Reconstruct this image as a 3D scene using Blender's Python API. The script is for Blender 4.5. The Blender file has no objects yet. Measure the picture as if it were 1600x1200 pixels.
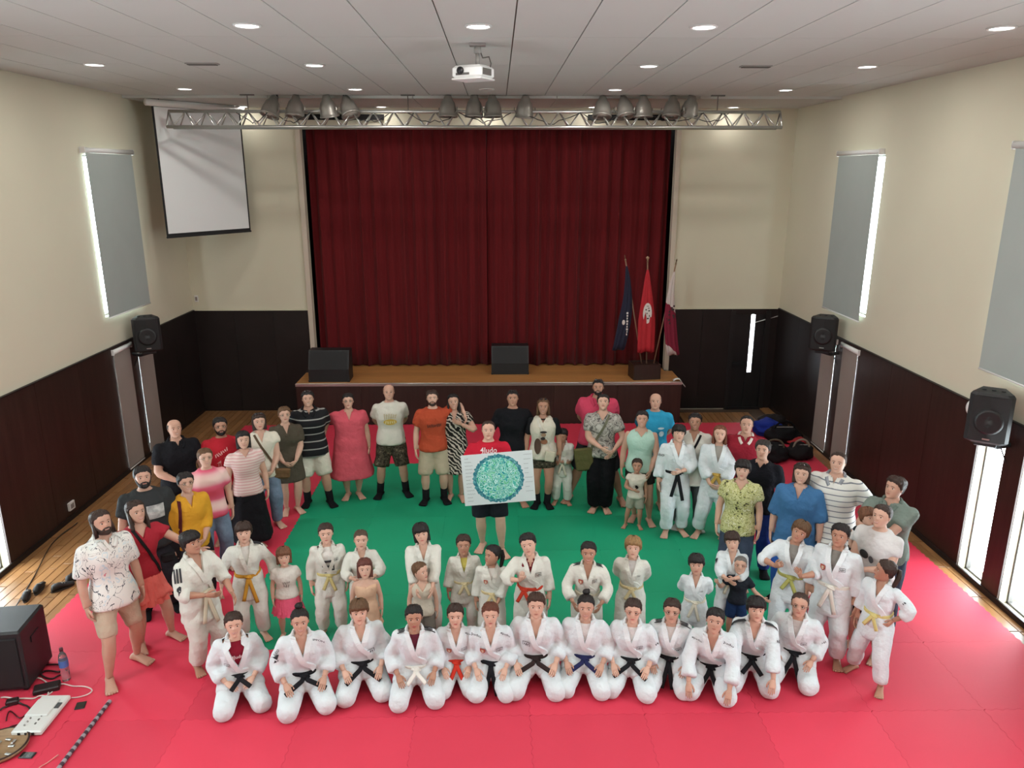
import bpy, math, random
import numpy as np
from mathutils import Vector, Matrix, noise as mnoise
random.seed(7); rng = np.random.default_rng(7)
PI = math.pi
S = bpy.context.scene
COL = S.collection
# ---------------------------------------------------------------- camera
CAM_H = 4.80                       # the camera stands on the gallery of the hall
K = CAM_H/4.65                     # the hall was measured at a camera height of 4.65 m
F = 1190.0; PITCH = math.radians(15.5); YAW = math.radians(1.06)
cd = bpy.data.cameras.new('camera'); cam = bpy.data.objects.new('camera', cd); COL.objects.link(cam)
cd.sensor_width = 36; cd.lens = 36*F/1600; cd.clip_end = 200; cd.clip_start = 0.05
cam.location = (0, 0, CAM_H); cam.rotation_euler = (PI/2-PITCH, 0, -YAW)
S.camera = cam
def ray(u, v):
    a = (u-800)/F; b = (600-v)/F
    x = a; y = math.cos(PITCH)+b*math.sin(PITCH); z = -math.sin(PITCH)+b*math.cos(PITCH)
    c, s = math.cos(-YAW), math.sin(-YAW)
    return Vector((c*x-s*y, s*x+c*y, z))
def on_z(u, v, z=0.0):
    r = ray(u, v); return Vector((0, 0, CAM_H))+r*((z-CAM_H)/r.z)
def on_y(u, v, y):
    r = ray(u, v); return Vector((0, 0, CAM_H))+r*(y/r.y)
def on_x(u, v, x):
    r = ray(u, v); return Vector((0, 0, CAM_H))+r*(x/r.x)
# ---------------------------------------------------------------- world, exposure
W = bpy.data.worlds.new('overcast_sky'); S.world = W; W.use_nodes = True
bg = W.node_tree.nodes['Background']; bg.inputs[0].default_value = (0.86, 0.93, 1.0, 1); bg.inputs[1].default_value = SKY = 42.0
S.view_settings.view_transform = 'Standard'; S.view_settings.look = 'None'
S.view_settings.exposure = -0.66; S.view_settings.gamma = 1.0; S.view_settings.use_curve_mapping = False
LAMP_W = 27.0
try:
    S.cycles.use_denoising = True; S.cycles.max_bounces = 8; S.cycles.diffuse_bounces = 5
except Exception: pass
# ---------------------------------------------------------------- materials
def lin(h):
    h = h.lstrip('#'); o = []
    for i in (0, 2, 4):
        c = int(h[i:i+2], 16)/255; o.append(c/12.92 if c <= .04045 else ((c+.055)/1.055)**2.4)
    return (*o, 1)
def C3(c): return lin(c) if isinstance(c, str) else ((*c, 1) if len(c) == 3 else c)
MATS = {}
def mat(name, col='#808080', rough=.6, metal=0, spec=.5, var=0, vscale=6, bump=0, bscale=200, stretch=None, emit=0, trans=0, rnd=0, sheen=0, detail=3, bdist=.01):
    """Principled material: base colour with a soft noise variation, a fine relief, an optional per-object shade."""
    if name in MATS: return MATS[name]
    m = bpy.data.materials.new(name); m.use_nodes = True; MATS[name] = m
    nt = m.node_tree; b = nt.nodes['Principled BSDF']; L = nt.links.new
    c = C3(col); b.inputs['Base Color'].default_value = c
    b.inputs['Roughness'].default_value = rough; b.inputs['Metallic'].default_value = metal
    b.inputs['Specular IOR Level'].default_value = spec
    if sheen: b.inputs['Sheen Weight'].default_value = sheen
    if trans: b.inputs['Transmission Weight'].default_value = trans
    if emit: b.inputs['Emission Color'].default_value = c; b.inputs['Emission Strength'].default_value = emit
    if var or bump or rnd:
        tc = nt.nodes.new('ShaderNodeTexCoord'); vec = tc.outputs['Object']
        if stretch:
            mp = nt.nodes.new('ShaderNodeMapping'); mp.inputs['Scale'].default_value = stretch; L(vec, mp.inputs[0]); vec = mp.outputs[0]
        if rnd:
            oi = nt.nodes.new('ShaderNodeObjectInfo'); ad = nt.nodes.new('ShaderNodeVectorMath'); ad.operation = 'ADD'
            sc = nt.nodes.new('ShaderNodeMath'); sc.operation = 'MULTIPLY'; sc.inputs[1].default_value = 37; L(oi.outputs['Random'], sc.inputs[0])
            L(vec, ad.inputs[0]); L(sc.outputs[0], ad.inputs[1]); vec = ad.outputs[0]
        val = None
        if var:
            n = nt.nodes.new('ShaderNodeTexNoise'); n.inputs['Scale'].default_value = vscale; n.inputs['Detail'].default_value = detail; L(vec, n.inputs[0])
            mr = nt.nodes.new('ShaderNodeMapRange'); mr.inputs[1].default_value = .25; mr.inputs[2].default_value = .75
            mr.inputs[3].default_value = 1-var; mr.inputs[4].default_value = 1+var; L(n.outputs[0], mr.inputs[0]); val = mr.outputs[0]
        if rnd:
            r2 = nt.nodes.new('ShaderNodeMapRange'); r2.inputs[3].default_value = 1-rnd; r2.inputs[4].default_value = 1+rnd; L(oi.outputs['Random'], r2.inputs[0])
            if val:
                mu = nt.nodes.new('ShaderNodeMath'); mu.operation = 'MULTIPLY'; L(val, mu.inputs[0]); L(r2.outputs[0], mu.inputs[1]); val = mu.outputs[0]
            else: val = r2.outputs[0]
        if val:
            mx = nt.nodes.new('ShaderNodeVectorMath'); mx.operation = 'SCALE'; mx.inputs[0].default_value = c[:3]; L(val, mx.inputs['Scale']); L(mx.outputs[0], b.inputs['Base Color'])
        if bump:
            n2 = nt.nodes.new('ShaderNodeTexNoise'); n2.inputs['Scale'].default_value = bscale; n2.inputs['Detail'].default_value = 2; L(vec, n2.inputs[0])
            bp = nt.nodes.new('ShaderNodeBump'); bp.inputs['Strength'].default_value = bump; bp.inputs['Distance'].default_value = bdist
            L(n2.outputs[0], bp.inputs['Height']); L(bp.outputs[0], b.inputs['Normal'])
    return m
def ramp_mat(name, kind, scale, stops, rough=.75, stretch=(1, 1, 1), distort=0, axis=None, const=True):
    """Printed cloth: a noise / voronoi / wave pattern through a colour ramp."""
    if name in MATS: return MATS[name]
    m = bpy.data.materials.new(name); m.use_nodes = True; MATS[name] = m
    nt = m.node_tree; b = nt.nodes['Principled BSDF']; L = nt.links.new
    b.inputs['Roughness'].default_value = rough; b.inputs['Specular IOR Level'].default_value = .2
    tc = nt.nodes.new('ShaderNodeTexCoord'); mp = nt.nodes.new('ShaderNodeMapping'); mp.inputs['Scale'].default_value = stretch
    L(tc.outputs['Object'], mp.inputs[0])
    if kind == 'noise':
        t = nt.nodes.new('ShaderNodeTexNoise'); t.inputs['Scale'].default_value = scale; t.inputs['Detail'].default_value = 3; t.inputs['Distortion'].default_value = distort; o = t.outputs[0]
    elif kind == 'voronoi':
        t = nt.nodes.new('ShaderNodeTexVoronoi'); t.inputs['Scale'].default_value = scale; o = t.outputs['Distance']
    elif kind == 'cells':
        t = nt.nodes.new('ShaderNodeTexVoronoi'); t.inputs['Scale'].default_value = scale
        sp = nt.nodes.new('ShaderNodeSeparateColor'); L(t.outputs['Color'], sp.inputs[0]); o = sp.outputs[0]
    else:
        t = nt.nodes.new('ShaderNodeTexWave'); t.inputs['Scale'].default_value = scale; t.inputs['Distortion'].default_value = distort
        t.bands_direction = axis or 'Z'; o = t.outputs['Fac']; t.inputs['Detail'].default_value = 2
    L(mp.outputs[0], t.inputs[0])
    r = nt.nodes.new('ShaderNodeValToRGB'); r.color_ramp.interpolation = 'CONSTANT' if const else 'LINEAR'
    while len(r.color_ramp.elements) < len(stops): r.color_ramp.elements.new(.5)
    for e, (p, c) in zip(r.color_ramp.elements, stops): e.position = p; e.color = C3(c)
    L(o, r.inputs[0]); L(r.outputs[0], b.inputs['Base Color'])
    return m
def glow(name, col, st):
    if name in MATS: return MATS[name]
    m = bpy.data.materials.new(name); m.use_nodes = True; MATS[name] = m; nt = m.node_tree; nt.nodes.clear()
    e = nt.nodes.new('ShaderNodeEmission'); o = nt.nodes.new('ShaderNodeOutputMaterial'); e.inputs[0].default_value = C3(col); e.inputs[1].default_value = st
    nt.links.new(e.outputs[0], o.inputs[0]); return m
def glass_mat(name='window_glass'):
    if name in MATS: return MATS[name]
    m = bpy.data.materials.new(name); m.use_nodes = True; MATS[name] = m; nt = m.node_tree; nt.nodes.clear(); L = nt.links.new
    t = nt.nodes.new('ShaderNodeBsdfTransparent'); t.inputs[0].default_value = (.93, .96, .95, 1); g = nt.nodes.new('ShaderNodeBsdfGlossy'); g.inputs['Roughness'].default_value = .02
    mx = nt.nodes.new('ShaderNodeMixShader'); mx.inputs[0].default_value = .06; o = nt.nodes.new('ShaderNodeOutputMaterial')
    L(t.outputs[0], mx.inputs[1]); L(g.outputs[0], mx.inputs[2]); L(mx.outputs[0], o.inputs[0]); return m
# ---------------------------------------------------------------- mesh helpers
class MB:
    """Collects closed shapes; build() links them as one mesh object."""
    def __init__(s): s.v = []; s.f = []; s.mi = []; s.n = 0; s.cur = 0
    def add(s, v, f):
        v = np.asarray(v, float).reshape(-1, 3); s.v.append(v)
        n = s.n
        for q in f: s.f.append(tuple(n+i for i in q)); s.mi.append(s.cur)
        s.n += len(v); return s
    def box(s, c, d, rz=0, bev=0):
        x, y, z = d[0]/2, d[1]/2, d[2]/2
        if bev:
            b = min(bev, x*.9, y*.9, z*.9); V = []; Fc = []
            for (zz, ins) in ((-z, b), (-z+b, 0), (z-b, 0), (z, b)):
                X, Y = x-ins, y-ins; k = b*.6 if ins == 0 else b*.3
                V += [(-X+k, -Y, zz), (X-k, -Y, zz), (X, -Y+k, zz), (X, Y-k, zz), (X-k, Y, zz), (-X+k, Y, zz), (-X, Y-k, zz), (-X, -Y+k, zz)]
            for r in range(3):
                for i in range(8): j = (i+1) % 8; Fc.append((r*8+i, r*8+j, r*8+8+j, r*8+8+i))
            Fc.append(tuple(range(7, -1, -1))); Fc.append(tuple(range(24, 32)))
        else:
            V = [(-x, -y, -z), (x, -y, -z), (x, y, -z), (-x, y, -z), (-x, -y, z), (x, -y, z), (x, y, z), (-x, y, z)]
            Fc = [(3, 2, 1, 0), (4, 5, 6, 7), (0, 1, 5, 4), (1, 2, 6, 5), (2, 3, 7, 6), (3, 0, 4, 7)]
        V = np.array(V); cs, sn = math.cos(rz), math.sin(rz)
        V = np.stack([V[:, 0]*cs-V[:, 1]*sn+c[0], V[:, 0]*sn+V[:, 1]*cs+c[1], V[:, 2]+c[2]], 1)
        return s.add(V, Fc)
    def loft(s, rings, caps=True, closed=True):
        """rings: list of (n,3) arrays."""
        n = len(rings[0]); V = np.concatenate(rings); Fc = []
        m = n if closed else n-1
        for r in range(len(rings)-1):
            for i in range(m): j = (i+1) % n; Fc.append((r*n+i, r*n+j, r*n+n+j, r*n+n+i))
        if caps: Fc.append(tuple(range(n-1, -1, -1))); k = (len(rings)-1)*n; Fc.append(tuple(range(k, k+n)))
        return s.add(V, Fc)
    def tube(s, pts, r, n=8, flat=1.0, up=None, caps=True):
        pts = [np.asarray(p, float) for p in pts]
        if not hasattr(r, '__len__'): r = [r]*len(pts)
        rings = []; a = np.linspace(0, 2*PI, n, endpoint=False); pu = np.array(up if up is not None else (0, 0, 1.0), float)
        prev = None
        for i, p in enumerate(pts):
            d = pts[min(i+1, len(pts)-1)]-pts[max(i-1, 0)]; d /= (np.linalg.norm(d)+1e-9)
            if prev is None:
                x = np.cross(pu, d)
                if np.linalg.norm(x) < .1: x = np.cross((0, 1.0, 0) if abs(pu[2]) > .5 else (0, 0, 1.0), d)
            else: x = prev-d*np.dot(prev, d)
            x /= (np.linalg.norm(x)+1e-9); y = np.cross(d, x); prev = x
            rr = r[i] if hasattr(r[i], '__len__') else (r[i], r[i]*flat)
            rings.append(p+np.outer(np.cos(a)*rr[0], x)+np.outer(np.sin(a)*rr[1], y))
        return s.loft(rings, caps)
    def cyl(s, p0, p1, r, n=12): return s.tube([p0, p1], r, n)
    def lathe(s, prof, n=20, c=(0, 0, 0), caps=True):
        a = np.linspace(0, 2*PI, n, endpoint=False)
        return s.loft([np.stack([np.cos(a)*r+c[0], np.sin(a)*r+c[1], np.full(n, z)+c[2]], 1) for r, z in prof], caps)
    def ell(s, c, r, nu=10, nv=7, M=None):
        V = [(0, 0, -1)]; Fc = []
        for j in range(1, nv):
            t = PI*j/nv
            for i in range(nu): a = 2*PI*i/nu; V.append((math.sin(t)*math.cos(a), math.sin(t)*math.sin(a), -math.cos(t)))
        V.append((0, 0, 1)); k = len(V)-1
        for i in range(nu):
            j = (i+1) % nu; Fc.append((0, 1+j, 1+i)); Fc.append((k, k-nu+i, k-nu+j))
            for q in range(nv-2): o = 1+q*nu; Fc.append((o+i, o+j, o+nu+j, o+nu+i))
        V = np.array(V)*np.asarray(r, float)
        if M is not None: V = V@np.asarray(M).T
        return s.add(V+np.asarray(c, float), Fc)
    def arrays(s): return (np.concatenate(s.v) if s.v else np.zeros((0, 3))), s.f, s.mi
    def mesh(s, name, mats, smooth=False):
        me = bpy.data.meshes.new(name); v, f, mi = s.arrays(); me.from_pydata(v.tolist(), [], f)
        for m in (mats if isinstance(mats, (list, tuple)) else [mats]): me.materials.append(m)
        if any(mi): me.polygons.foreach_set('material_index', mi)
        if smooth: me.shade_smooth()
        me.update(); return me
    def build(s, name, mats, parent=None, smooth=False, loc=None):
        return link(name, s.mesh(name, mats, smooth), parent, loc)
def link(name, me, parent=None, loc=None):
    o = bpy.data.objects.new(name, me); COL.objects.link(o)
    if parent: o.parent = parent
    if loc is not None: o.location = loc
    return o
def tag(o, label=None, cat=None, group=None, kind=None):
    if label: o['label'] = label
    if cat: o['category'] = cat
    if group: o['group'] = group
    if kind: o['kind'] = kind
    return o
def empty(name, loc=(0, 0, 0), rz=0, label=None, cat=None, group=None):
    o = bpy.data.objects.new(name, None); o.empty_display_size = .1; COL.objects.link(o); o.location = loc; o.rotation_euler = (0, 0, rz)
    return tag(o, label, cat, group)
def copy_tree(o, parent=None):
    c = o.copy(); COL.objects.link(c); c.parent = parent
    for ch in list(o.children): copy_tree(ch, c)
    return c
def boxo(name, c, d, m, parent=None, rz=0, bev=0, kind=None):
    o = MB().box((0, 0, 0), d, 0, bev).build(name, m, parent, loc=c); o.rotation_euler = (0, 0, rz)
    if kind: o['kind'] = kind
    return o
# ================================================================ the hall
XL, XR, YB, YF, ZC = -5.88*K, 5.50*K, 14.65*K, -2.2*K, 5.82*K
WZ = 2.09*K                                            # top of the dark wall panelling
m_cream = mat('cream_wall_paint', '#d0cbb6', .85, var=.02, vscale=1.2, bump=.05, bscale=60, spec=.2)
m_ceil = mat('ceiling_panel_white', '#bdbfbb', .85, var=.015, vscale=.8, rnd=.012, spec=.2)
m_seam = mat('ceiling_seam_grey', '#8c8884', .9)
m_dark = mat('dark_wood_panelling', '#33221d', .42, var=.25, vscale=2.5, stretch=(6, 6, .5), bump=.1, bscale=30, rnd=.08, spec=.35)
m_black = mat('black_panelling', '#211a19', .5, var=.2, vscale=2, rnd=.06, spec=.3)
m_wood = mat('parquet_wood', '#8f6640', .35, var=.22, vscale=3, stretch=(9, 1.2, 1), bump=.05, bscale=40, rnd=.2, spec=.45, detail=5)
m_board = mat('stage_pine_board', '#b5804b', .4, var=.16, vscale=3, stretch=(1, 12, 1), rnd=.1, spec=.4, detail=5)
m_red = mat('red_foam_mat', '#cb344b', .62, var=.03, vscale=1.5, bump=.12, bscale=350, rnd=.06, spec=.35)
m_green = mat('green_foam_mat', '#10946a', .62, var=.03, vscale=1.5, bump=.12, bscale=350, rnd=.04, spec=.35)
m_alu = mat('brushed_aluminium', '#b9b8b4', .35, metal=.9)
m_blackplastic = mat('black_plastic', '#17171a', .45, bump=.05, bscale=300)
m_whiteplastic = mat('white_plastic', '#dcdcda', .4)
m_blind = mat('grey_blind_fabric', '#a6aeaa', .9, var=.02, vscale=3, bump=.1, bscale=400, spec=.1)
m_blind_low = mat('taupe_blind_fabric', '#968d87', .9, var=.02, vscale=3, bump=.1, bscale=400, spec=.1)
m_wframe = mat('window_frame_grey', '#55504c', .5)
m_sub = mat('screed', '#4b3a2c', .9)

# ---- floor: screed below, planks of the uncovered strips on it
fl = MB().box(((XL+XR)/2, (YF+YB+3)/2, -.0), (XR-XL+.6, YB-YF+3.4, .08)).build('floor', m_sub); fl['kind'] = 'structure'
tag(fl, 'brown parquet floor along the walls of the hall')
GX, GY, TS = -4.74*K, 13.62*K, 1.0*K                   # mat grid: left edge, back edge, tile size
pk = MB().box((0, 0, 0), (.115, .68, .02), bev=.003).mesh('plank', m_wood)
def planks(x0, x1, y0, y1):
    nx = int(round((x1-x0)/.12)); w = (x1-x0)/nx
    for i in range(nx):
        y = y0-.7*random.random()
        while y < y1:
            if y+.7 > y0:
                o = link('plank', pk, fl, (x0+(i+.5)*w, y+.35, .061)); o.scale.x = w/.121
            y += .69
planks(XL, GX-.01, 6.2, YB)
planks(GX+10*TS+.01, XR, 6.4, YB)
planks(GX, -3.85*K, GY+.25, YB)
# the strip in front of the stage
for x in np.arange(3.6*K, XR-.5, .122):
    o = link('plank', pk, fl, (x, GY+.4, .061))
# ---- mats: jigsaw tiles, one object each
def tile_mesh(name, m):
    n = 40; t = (np.arange(n)/n); a = .0065
    sq = np.where((np.arange(n)//2) % 2 == 0, a, -a); g = .0006
    P = []
    for i in range(n): P.append((t[i], sq[i]+g))
    for i in range(n): P.append((1+sq[i]-g, t[i]))
    for i in range(n): P.append((1-t[i], 1+sq[(n-i) % n]-g))
    for i in range(n): P.append((sq[(n-i) % n]+g, 1-t[i]))
    P = np.array(P)*TS; N = len(P)
    ins = (P-[TS/2, TS/2])*.9992+[TS/2, TS/2]
    V = np.concatenate([np.c_[P, np.zeros(N)], np.c_[P, np.full(N, .0242)], np.c_[ins, np.full(N, .025)]])
    me = bpy.data.meshes.new(name); fc = []
    for r in range(2):
        for i in range(N): j = (i+1) % N; fc.append((r*N+i, r*N+j, r*N+N+j, r*N+N+i))
    fc.append(tuple(range(2*N, 3*N))); me.from_pydata(V.tolist(), [], fc); me.materials.append(m); me.update(); return me
FLZ = .0715                                            # plank surface under the mats
red = grn = tag(empty('puzzle_mat', (0, 0, FLZ)), 'interlocking foam judo mat, a green square framed by red tiles', 'mat')
tr, tg = tile_mesh('red_tile', m_red), tile_mesh('green_tile', m_green)
for i in range(10):
    for j in range(11):
        g = 2 <= i <= 7 and 2 <= j <= 6
        link('green_tile' if g else 'red_tile', tg if g else tr, grn if g else red, (GX+i*TS, GY-(j+1)*TS, -.0))
MZ = FLZ+.025                                          # top of the mats: people stand here
sub = boxo('trim_1', (GX+5*TS, GY-5.5*TS, .036), (10*TS-.06, 11*TS-.06, .068), m_sub, kind='structure')
tag(sub, 'brown parquet under the foam mats')
# ---- ceiling and its panels
ce = MB().box(((XL+XR)/2, (YF+YB)/2, ZC+.1), (XR-XL+.4, YB-YF+.4, .16)).build('ceiling', m_seam); ce['kind'] = 'structure'; tag(ce, 'white suspended ceiling of long panels')
PW = .6*K; YS = 12.8*K; x0 = -.147*K-8.5*PW-.13
pm = MB().box((0, 0, 0), (PW-.012, 1.792*K, .02)).mesh('panel', m_ceil)
ys = [YS-(i+.5)*1.8*K for i in range(9)]
for i in range(20):
    xa = .147*K-10*PW+i*PW
    lo, hi = max(xa, XL), min(xa+PW, XR)
    if hi-lo < .05: continue
    for y in ys:
        if y < YF-.9: continue
        o = link('panel', pm, ce, ((lo+hi)/2, y, ZC+.01-.0)); o.scale.x = (hi-lo-.012)/(PW-.012)
for i in range(5):                                     # lower strip in front of the stage opening
    w = (XR-XL)/5
    boxo('panel', (XL+w*(i+.5), (YS+YB)/2, ZC-.01), (w-.012, YB-YS-.012, .06), m_ceil, ce)
# ---- side walls: cream above, dark panels below, with the window openings left open
T = .16
def wall_side(name, X, sgn, cs, label):
    """X: inner face, sgn: outward direction, cs: centres of the window bays."""
    mb = MB(); ph = .15*K; lo, hi = .62*K, .66*K
    def seg(y0, y1, z0, z1): mb.box((X+sgn*T/2, (y0+y1)/2, (z0+z1)/2), (T, y1-y0, z1-z0))
    cs = sorted(cs); zt, zl = 2.02*K, .05*K+.03; u0, u1 = 2.56*K, 4.9*K
    y = YF-.1
    for c in cs:
        seg(y, c-hi, -.05, ZC+.1)
        seg(c-hi, c+hi, u1, ZC+.1); seg(c-hi, c+hi, zt, u0)
        seg(c-hi, c-lo, -.05, zt); seg(c+lo, c+hi, -.05, zt); seg(c-ph, c+ph, -.05, zt)
        seg(c-lo, c-ph, -.05, zl); seg(c+ph, c+lo, -.05, zl)
        y = c+hi
    seg(y, YB+.2, -.05, ZC+.1)
    w = mb.build(name, m_cream); tag(w, label, kind='structure')
    # dark panels, each its own board
    def panel(y0, y1, z0=.07, z1=WZ, m=m_dark):
        boxo('panel', (X-sgn*.012, (y0+y1)/2, (z0+z1)/2), (.024, y1-y0-.006, z1-z0), m, w)
    y = YF
    for c in cs+[None]:
        e = c-lo if c else YB
        n = max(1, round((e-y)/1.25)); d = (e-y)/n
        for i in range(n): panel(y+i*d, y+(i+1)*d, m=m_black if (c is None) else m_dark)
        if c:
            panel(c-ph, c+ph); panel(c-lo, c-ph, zt, WZ); panel(c+ph, c+lo, zt, WZ)
            y = c+lo
    # cap rail and skirting
    boxo('trim', (X-sgn*.02, (YF+YB)/2, WZ+.008), (.04, YB-YF, .016), m_black, w)
    for c in [0]:
        boxo('skirting', (X-sgn*.03, (YF+YB)/2, .105), (.02, YB-YF, .07), m_black, w)
    return w
CL = [12.03*K, 7.72*K, 3.4*K]; CR = [11.82*K, 7.5*K, 3.2*K]
wl = wall_side('wall_left', XL, -1, CL, 'cream side wall with dark wood panelling below')
wr = wall_side('wall_right', XR, 1, CR, 'cream side wall with dark wood panelling and bright floor windows')
gl = glass_mat(); wn = 0
def window(X, sgn, y0, y1, z0, z1):
    global wn; wn += 1
    w = empty('window_%d' % wn, (X+sgn*T*.75, (y0+y1)/2, (z0+z1)/2)); w['kind'] = 'structure'
    a, h, f = y1-y0, z1-z0, .025
    b = MB()
    b.box((0, 0, h/2-f/2), (.06, a, f)).box((0, 0, -h/2+f/2), (.06, a, f)).box((0, a/2-f/2, 0), (.06, f, h)).box((0, -a/2+f/2, 0), (.06, f, h))
    b.build('window_frame', m_wframe, w)
    boxo('pane', (0, 0, 0), (.008, a-2*f, h-2*f), gl, w)
    ld = bpy.data.lights.new('sky_portal', 'AREA'); ld.shape = 'RECTANGLE'; ld.size = a; ld.size_y = h; ld.cycles.is_portal = True
    lo = bpy.data.objects.new('sky_portal', ld); COL.objects.link(lo); lo.parent = w; lo.location = (sgn*.12, 0, 0)
    # portal faces into the hall
    lo.rotation_euler = Matrix(((0, 0, sgn), (-sgn, 0, 0), (0, -1, 0))).transposed().to_euler() if False else Vector((-sgn, 0, 0)).to_track_quat('-Z', 'Y').to_euler()
    ld.size, ld.size_y = a, h
for X, s, cs in ((XL, -1, CL), (XR, 1, CR)):
    for c in cs:
        window(X, s, c-.66*K, c+.66*K, 2.56*K, 4.9*K)
        window(X, s, c-.62*K, c-.15*K, .05*K+.03, 2.02*K); window(X, s, c+.15*K, c+.62*K, .05*K+.03, 2.02*K)
def blind(X, sgn, y0, y1, z0, z1, m, label, off=.06, group=None):
    r = tag(empty('roller_blind', (X-sgn*off, (y0+y1)/2, z1)), label, 'blind', group); a = y1-y0
    MB().tube([(0, -a/2-.03, -.02), (0, a/2+.03, -.02)], .038, 14).build('roller_tube', m_whiteplastic, r, True)
    for s in (-1, 1): boxo('bracket', (sgn*.02, s*(a/2+.04), -.02), (.09, .02, .09), m_whiteplastic, r, bev=.004)
    boxo('blind_cloth', (0, 0, (z0-z1)/2-.03), (.004, a, z1-z0-.06), m, r)
    MB().tube([(0, -a/2, z0-z1), (0, a/2, z0-z1)], .012, 8).build('bottom_bar', m_whiteplastic, r, True)
blind(XL, -1, 11.36*K, 12.76*K, 2.55*K, 4.98*K, m_blind, 'long grey roller blind over the upper window beside the projection screen')
blind(XR, 1, 11.24*K, 12.56*K, 2.48*K, 4.96*K, m_blind, 'long grey roller blind over the upper window near the curtain end')
blind(XR, 1, 6.95*K, 8.26*K, 2.52*K, 4.95*K, m_blind, 'long grey roller blind cut off by the picture edge above the near speaker')
blind(XL, -1, 7.0*K, 8.3*K, 2.52*K, 4.95*K, m_blind, 'grey roller blind over the upper window nearest the gallery', group='gallery blinds')
for s, X, c, wd in ((-1, XL, CL[0], 'beside the bald man in black'), (1, XR, CR[0], 'behind the man in the striped polo')):
    blind(X, s, c-.64*K, c-.13*K, .12, 2.04*K, m_blind_low, 'narrow taupe floor-length blind %s, nearer the gallery' % wd, .035)
    blind(X, s, c+.13*K, c+.64*K, .12, 2.04*K, m_blind_low, 'narrow taupe floor-length blind %s, nearer the stage' % wd, .035)
# ---- back wall with the stage opening and the emergency door
OL, OR_, OT = -3.62*K, 3.33*K, 5.47*K
DL, DR, DT = 4.62*K, 5.28*K, 1.98*K
mb = MB(); Tb = .3
def bseg(x0, x1, z0, z1): mb.box(((x0+x1)/2, YB+Tb/2, (z0+z1)/2), (x1-x0, Tb, z1-z0))
bseg(XL-.3, OL, -.05, ZC+.1); bseg(OL, OR_, OT, ZC+.1); bseg(OR_, DL, -.05, ZC+.1); bseg(DR, XR+.3, -.05, ZC+.1); bseg(DL, DR, DT, ZC+.1); bseg(OL, OR_, -.05, .1)
wb = mb.build('wall_back', m_cream); tag(wb, 'cream end wall with dark panelling around the stage opening', kind='structure')
def bpanel(x0, x1, z0=.07, z1=WZ): boxo('panel', ((x0+x1)/2, YB-.012, (z0+z1)/2), (x1-x0-.006, .024, z1-z0), m_black, wb)
for a, b in ((XL, -5.1*K), (-5.1*K, -4.35*K), (-4.35*K, OL-.06), (OR_+.06, 4.0*K), (4.0*K, DL-.05), (DR+.02, XR)): bpanel(a, b)
bpanel(DL-.05, DR+.02, DT, WZ)
boxo('trim', ((XL+OL)/2, YB-.02, WZ+.008), (OL-XL, .04, .016), m_cream, wb); boxo('trim', ((XR+OR_)/2, YB-.02, WZ+.008), (XR-OR_, .04, .016), m_cream, wb)
m_trim = mat('pale_proscenium_trim', '#c4b8a8', .6)
for i, x in enumerate((OL, OR_)):
    o = boxo('trim_%d' % (i+2), (x, YB-.02, (.88*K+OT)/2), (.09, .1, OT-.88*K), m_trim, kind='structure'); tag(o, 'pale upright edge of the stage opening')
# stage house behind the curtain
mb = MB(); mb.box((0, YB+2.9, 3), (9, .1, 6.6)); mb.box((-4.4, YB+1.5, 3), (.1, 2.8, 6.6)); mb.box((4.4, YB+1.5, 3), (.1, 2.8, 6.6)); mb.box((0, YB+1.5, 6.35), (9, 2.9, .1))
tag(mb.build('wall_stage', m_black), 'black stage house behind the curtain', kind='structure')
# door ajar
dr = empty('door_1', (DR, YB+.02, .07)); dr['kind'] = 'structure'; dr['label'] = 'black emergency door standing ajar with daylight in the gap'
m_door = mat('black_door', '#151314', .5)
DW = DR-DL; dw = DW*.54; d2w = DW*.33
boxo('door_leaf', (-DW+dw/2-.03, .03, DT/2-.06), (dw+.06, .045, DT+.06), m_door, dr)
boxo('door_leaf', (-d2w/2+.03, .03, DT/2-.06), (d2w+.06, .045, DT+.06), m_door, dr)
for x in (-DW-.02, .01): boxo('door_frame', (x, -.035, DT/2-.05), (.1, .03, DT+.1), m_door, dr)
boxo('threshold', (-DW/2, -.03, .0), (DW+.1, .08, .05), m_door, dr)
boxo('push_bar', (-DW+dw/2, -.03, .95), (dw*.8, .04, .05), m_blackplastic, dr)
boxo('door_foot_panel', (-DW+dw+.05, .0, .34), (.2, .02, .84), m_door, dr)
MB().tube([(-d2w-.02, -.02, DT-.24), (.22, -.04, DT-.1)], .012, 8).build('door_closer_arm', m_alu, dr)
# front wall behind the gallery
tag(boxo('wall_front', ((XL+XR)/2, YF-.1, ZC/2), (XR-XL+.6, .2, ZC+.3), m_cream, kind='structure'), 'cream wall behind the gallery')
# ---- stage
SX0, SX1, SY, SZ = -3.76*K, 3.43*K, 13.70*K, .88*K
st = tag(empty('stage', ((SX0+SX1)/2, SY, 0)), 'low wooden stage with dark front and pale aluminium edge below the red curtain', 'stage'); sw = SX1-SX0
sd = YB-SY
boxo('carcass', (0, .02+(sd-.06)/2, (SZ-.03)/2+.03), (sw-.02, sd-.08, SZ-.09), m_sub, st)
n = 6
for i in range(n): boxo('front_panel', (-sw/2+sw/n*(i+.5), -.004, (SZ-.05)/2+.035), (sw/n-.004, .03, SZ-.12), m_dark, st)
for i in range(22):
    y = .03+.115*(i+.5); oc = (OL+OR_)/2-(SX0+SX1)/2
    boxo('floor_board', (0 if y < sd-.09 else oc, y, SZ-.014), (sw if y < sd-.09 else OR_-OL-.12, .112, .028), m_board, st)
boxo('edge_strip', (0, -.006, SZ-.03), (sw+.02, .035, .065), m_alu, st, bev=.008)
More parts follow.
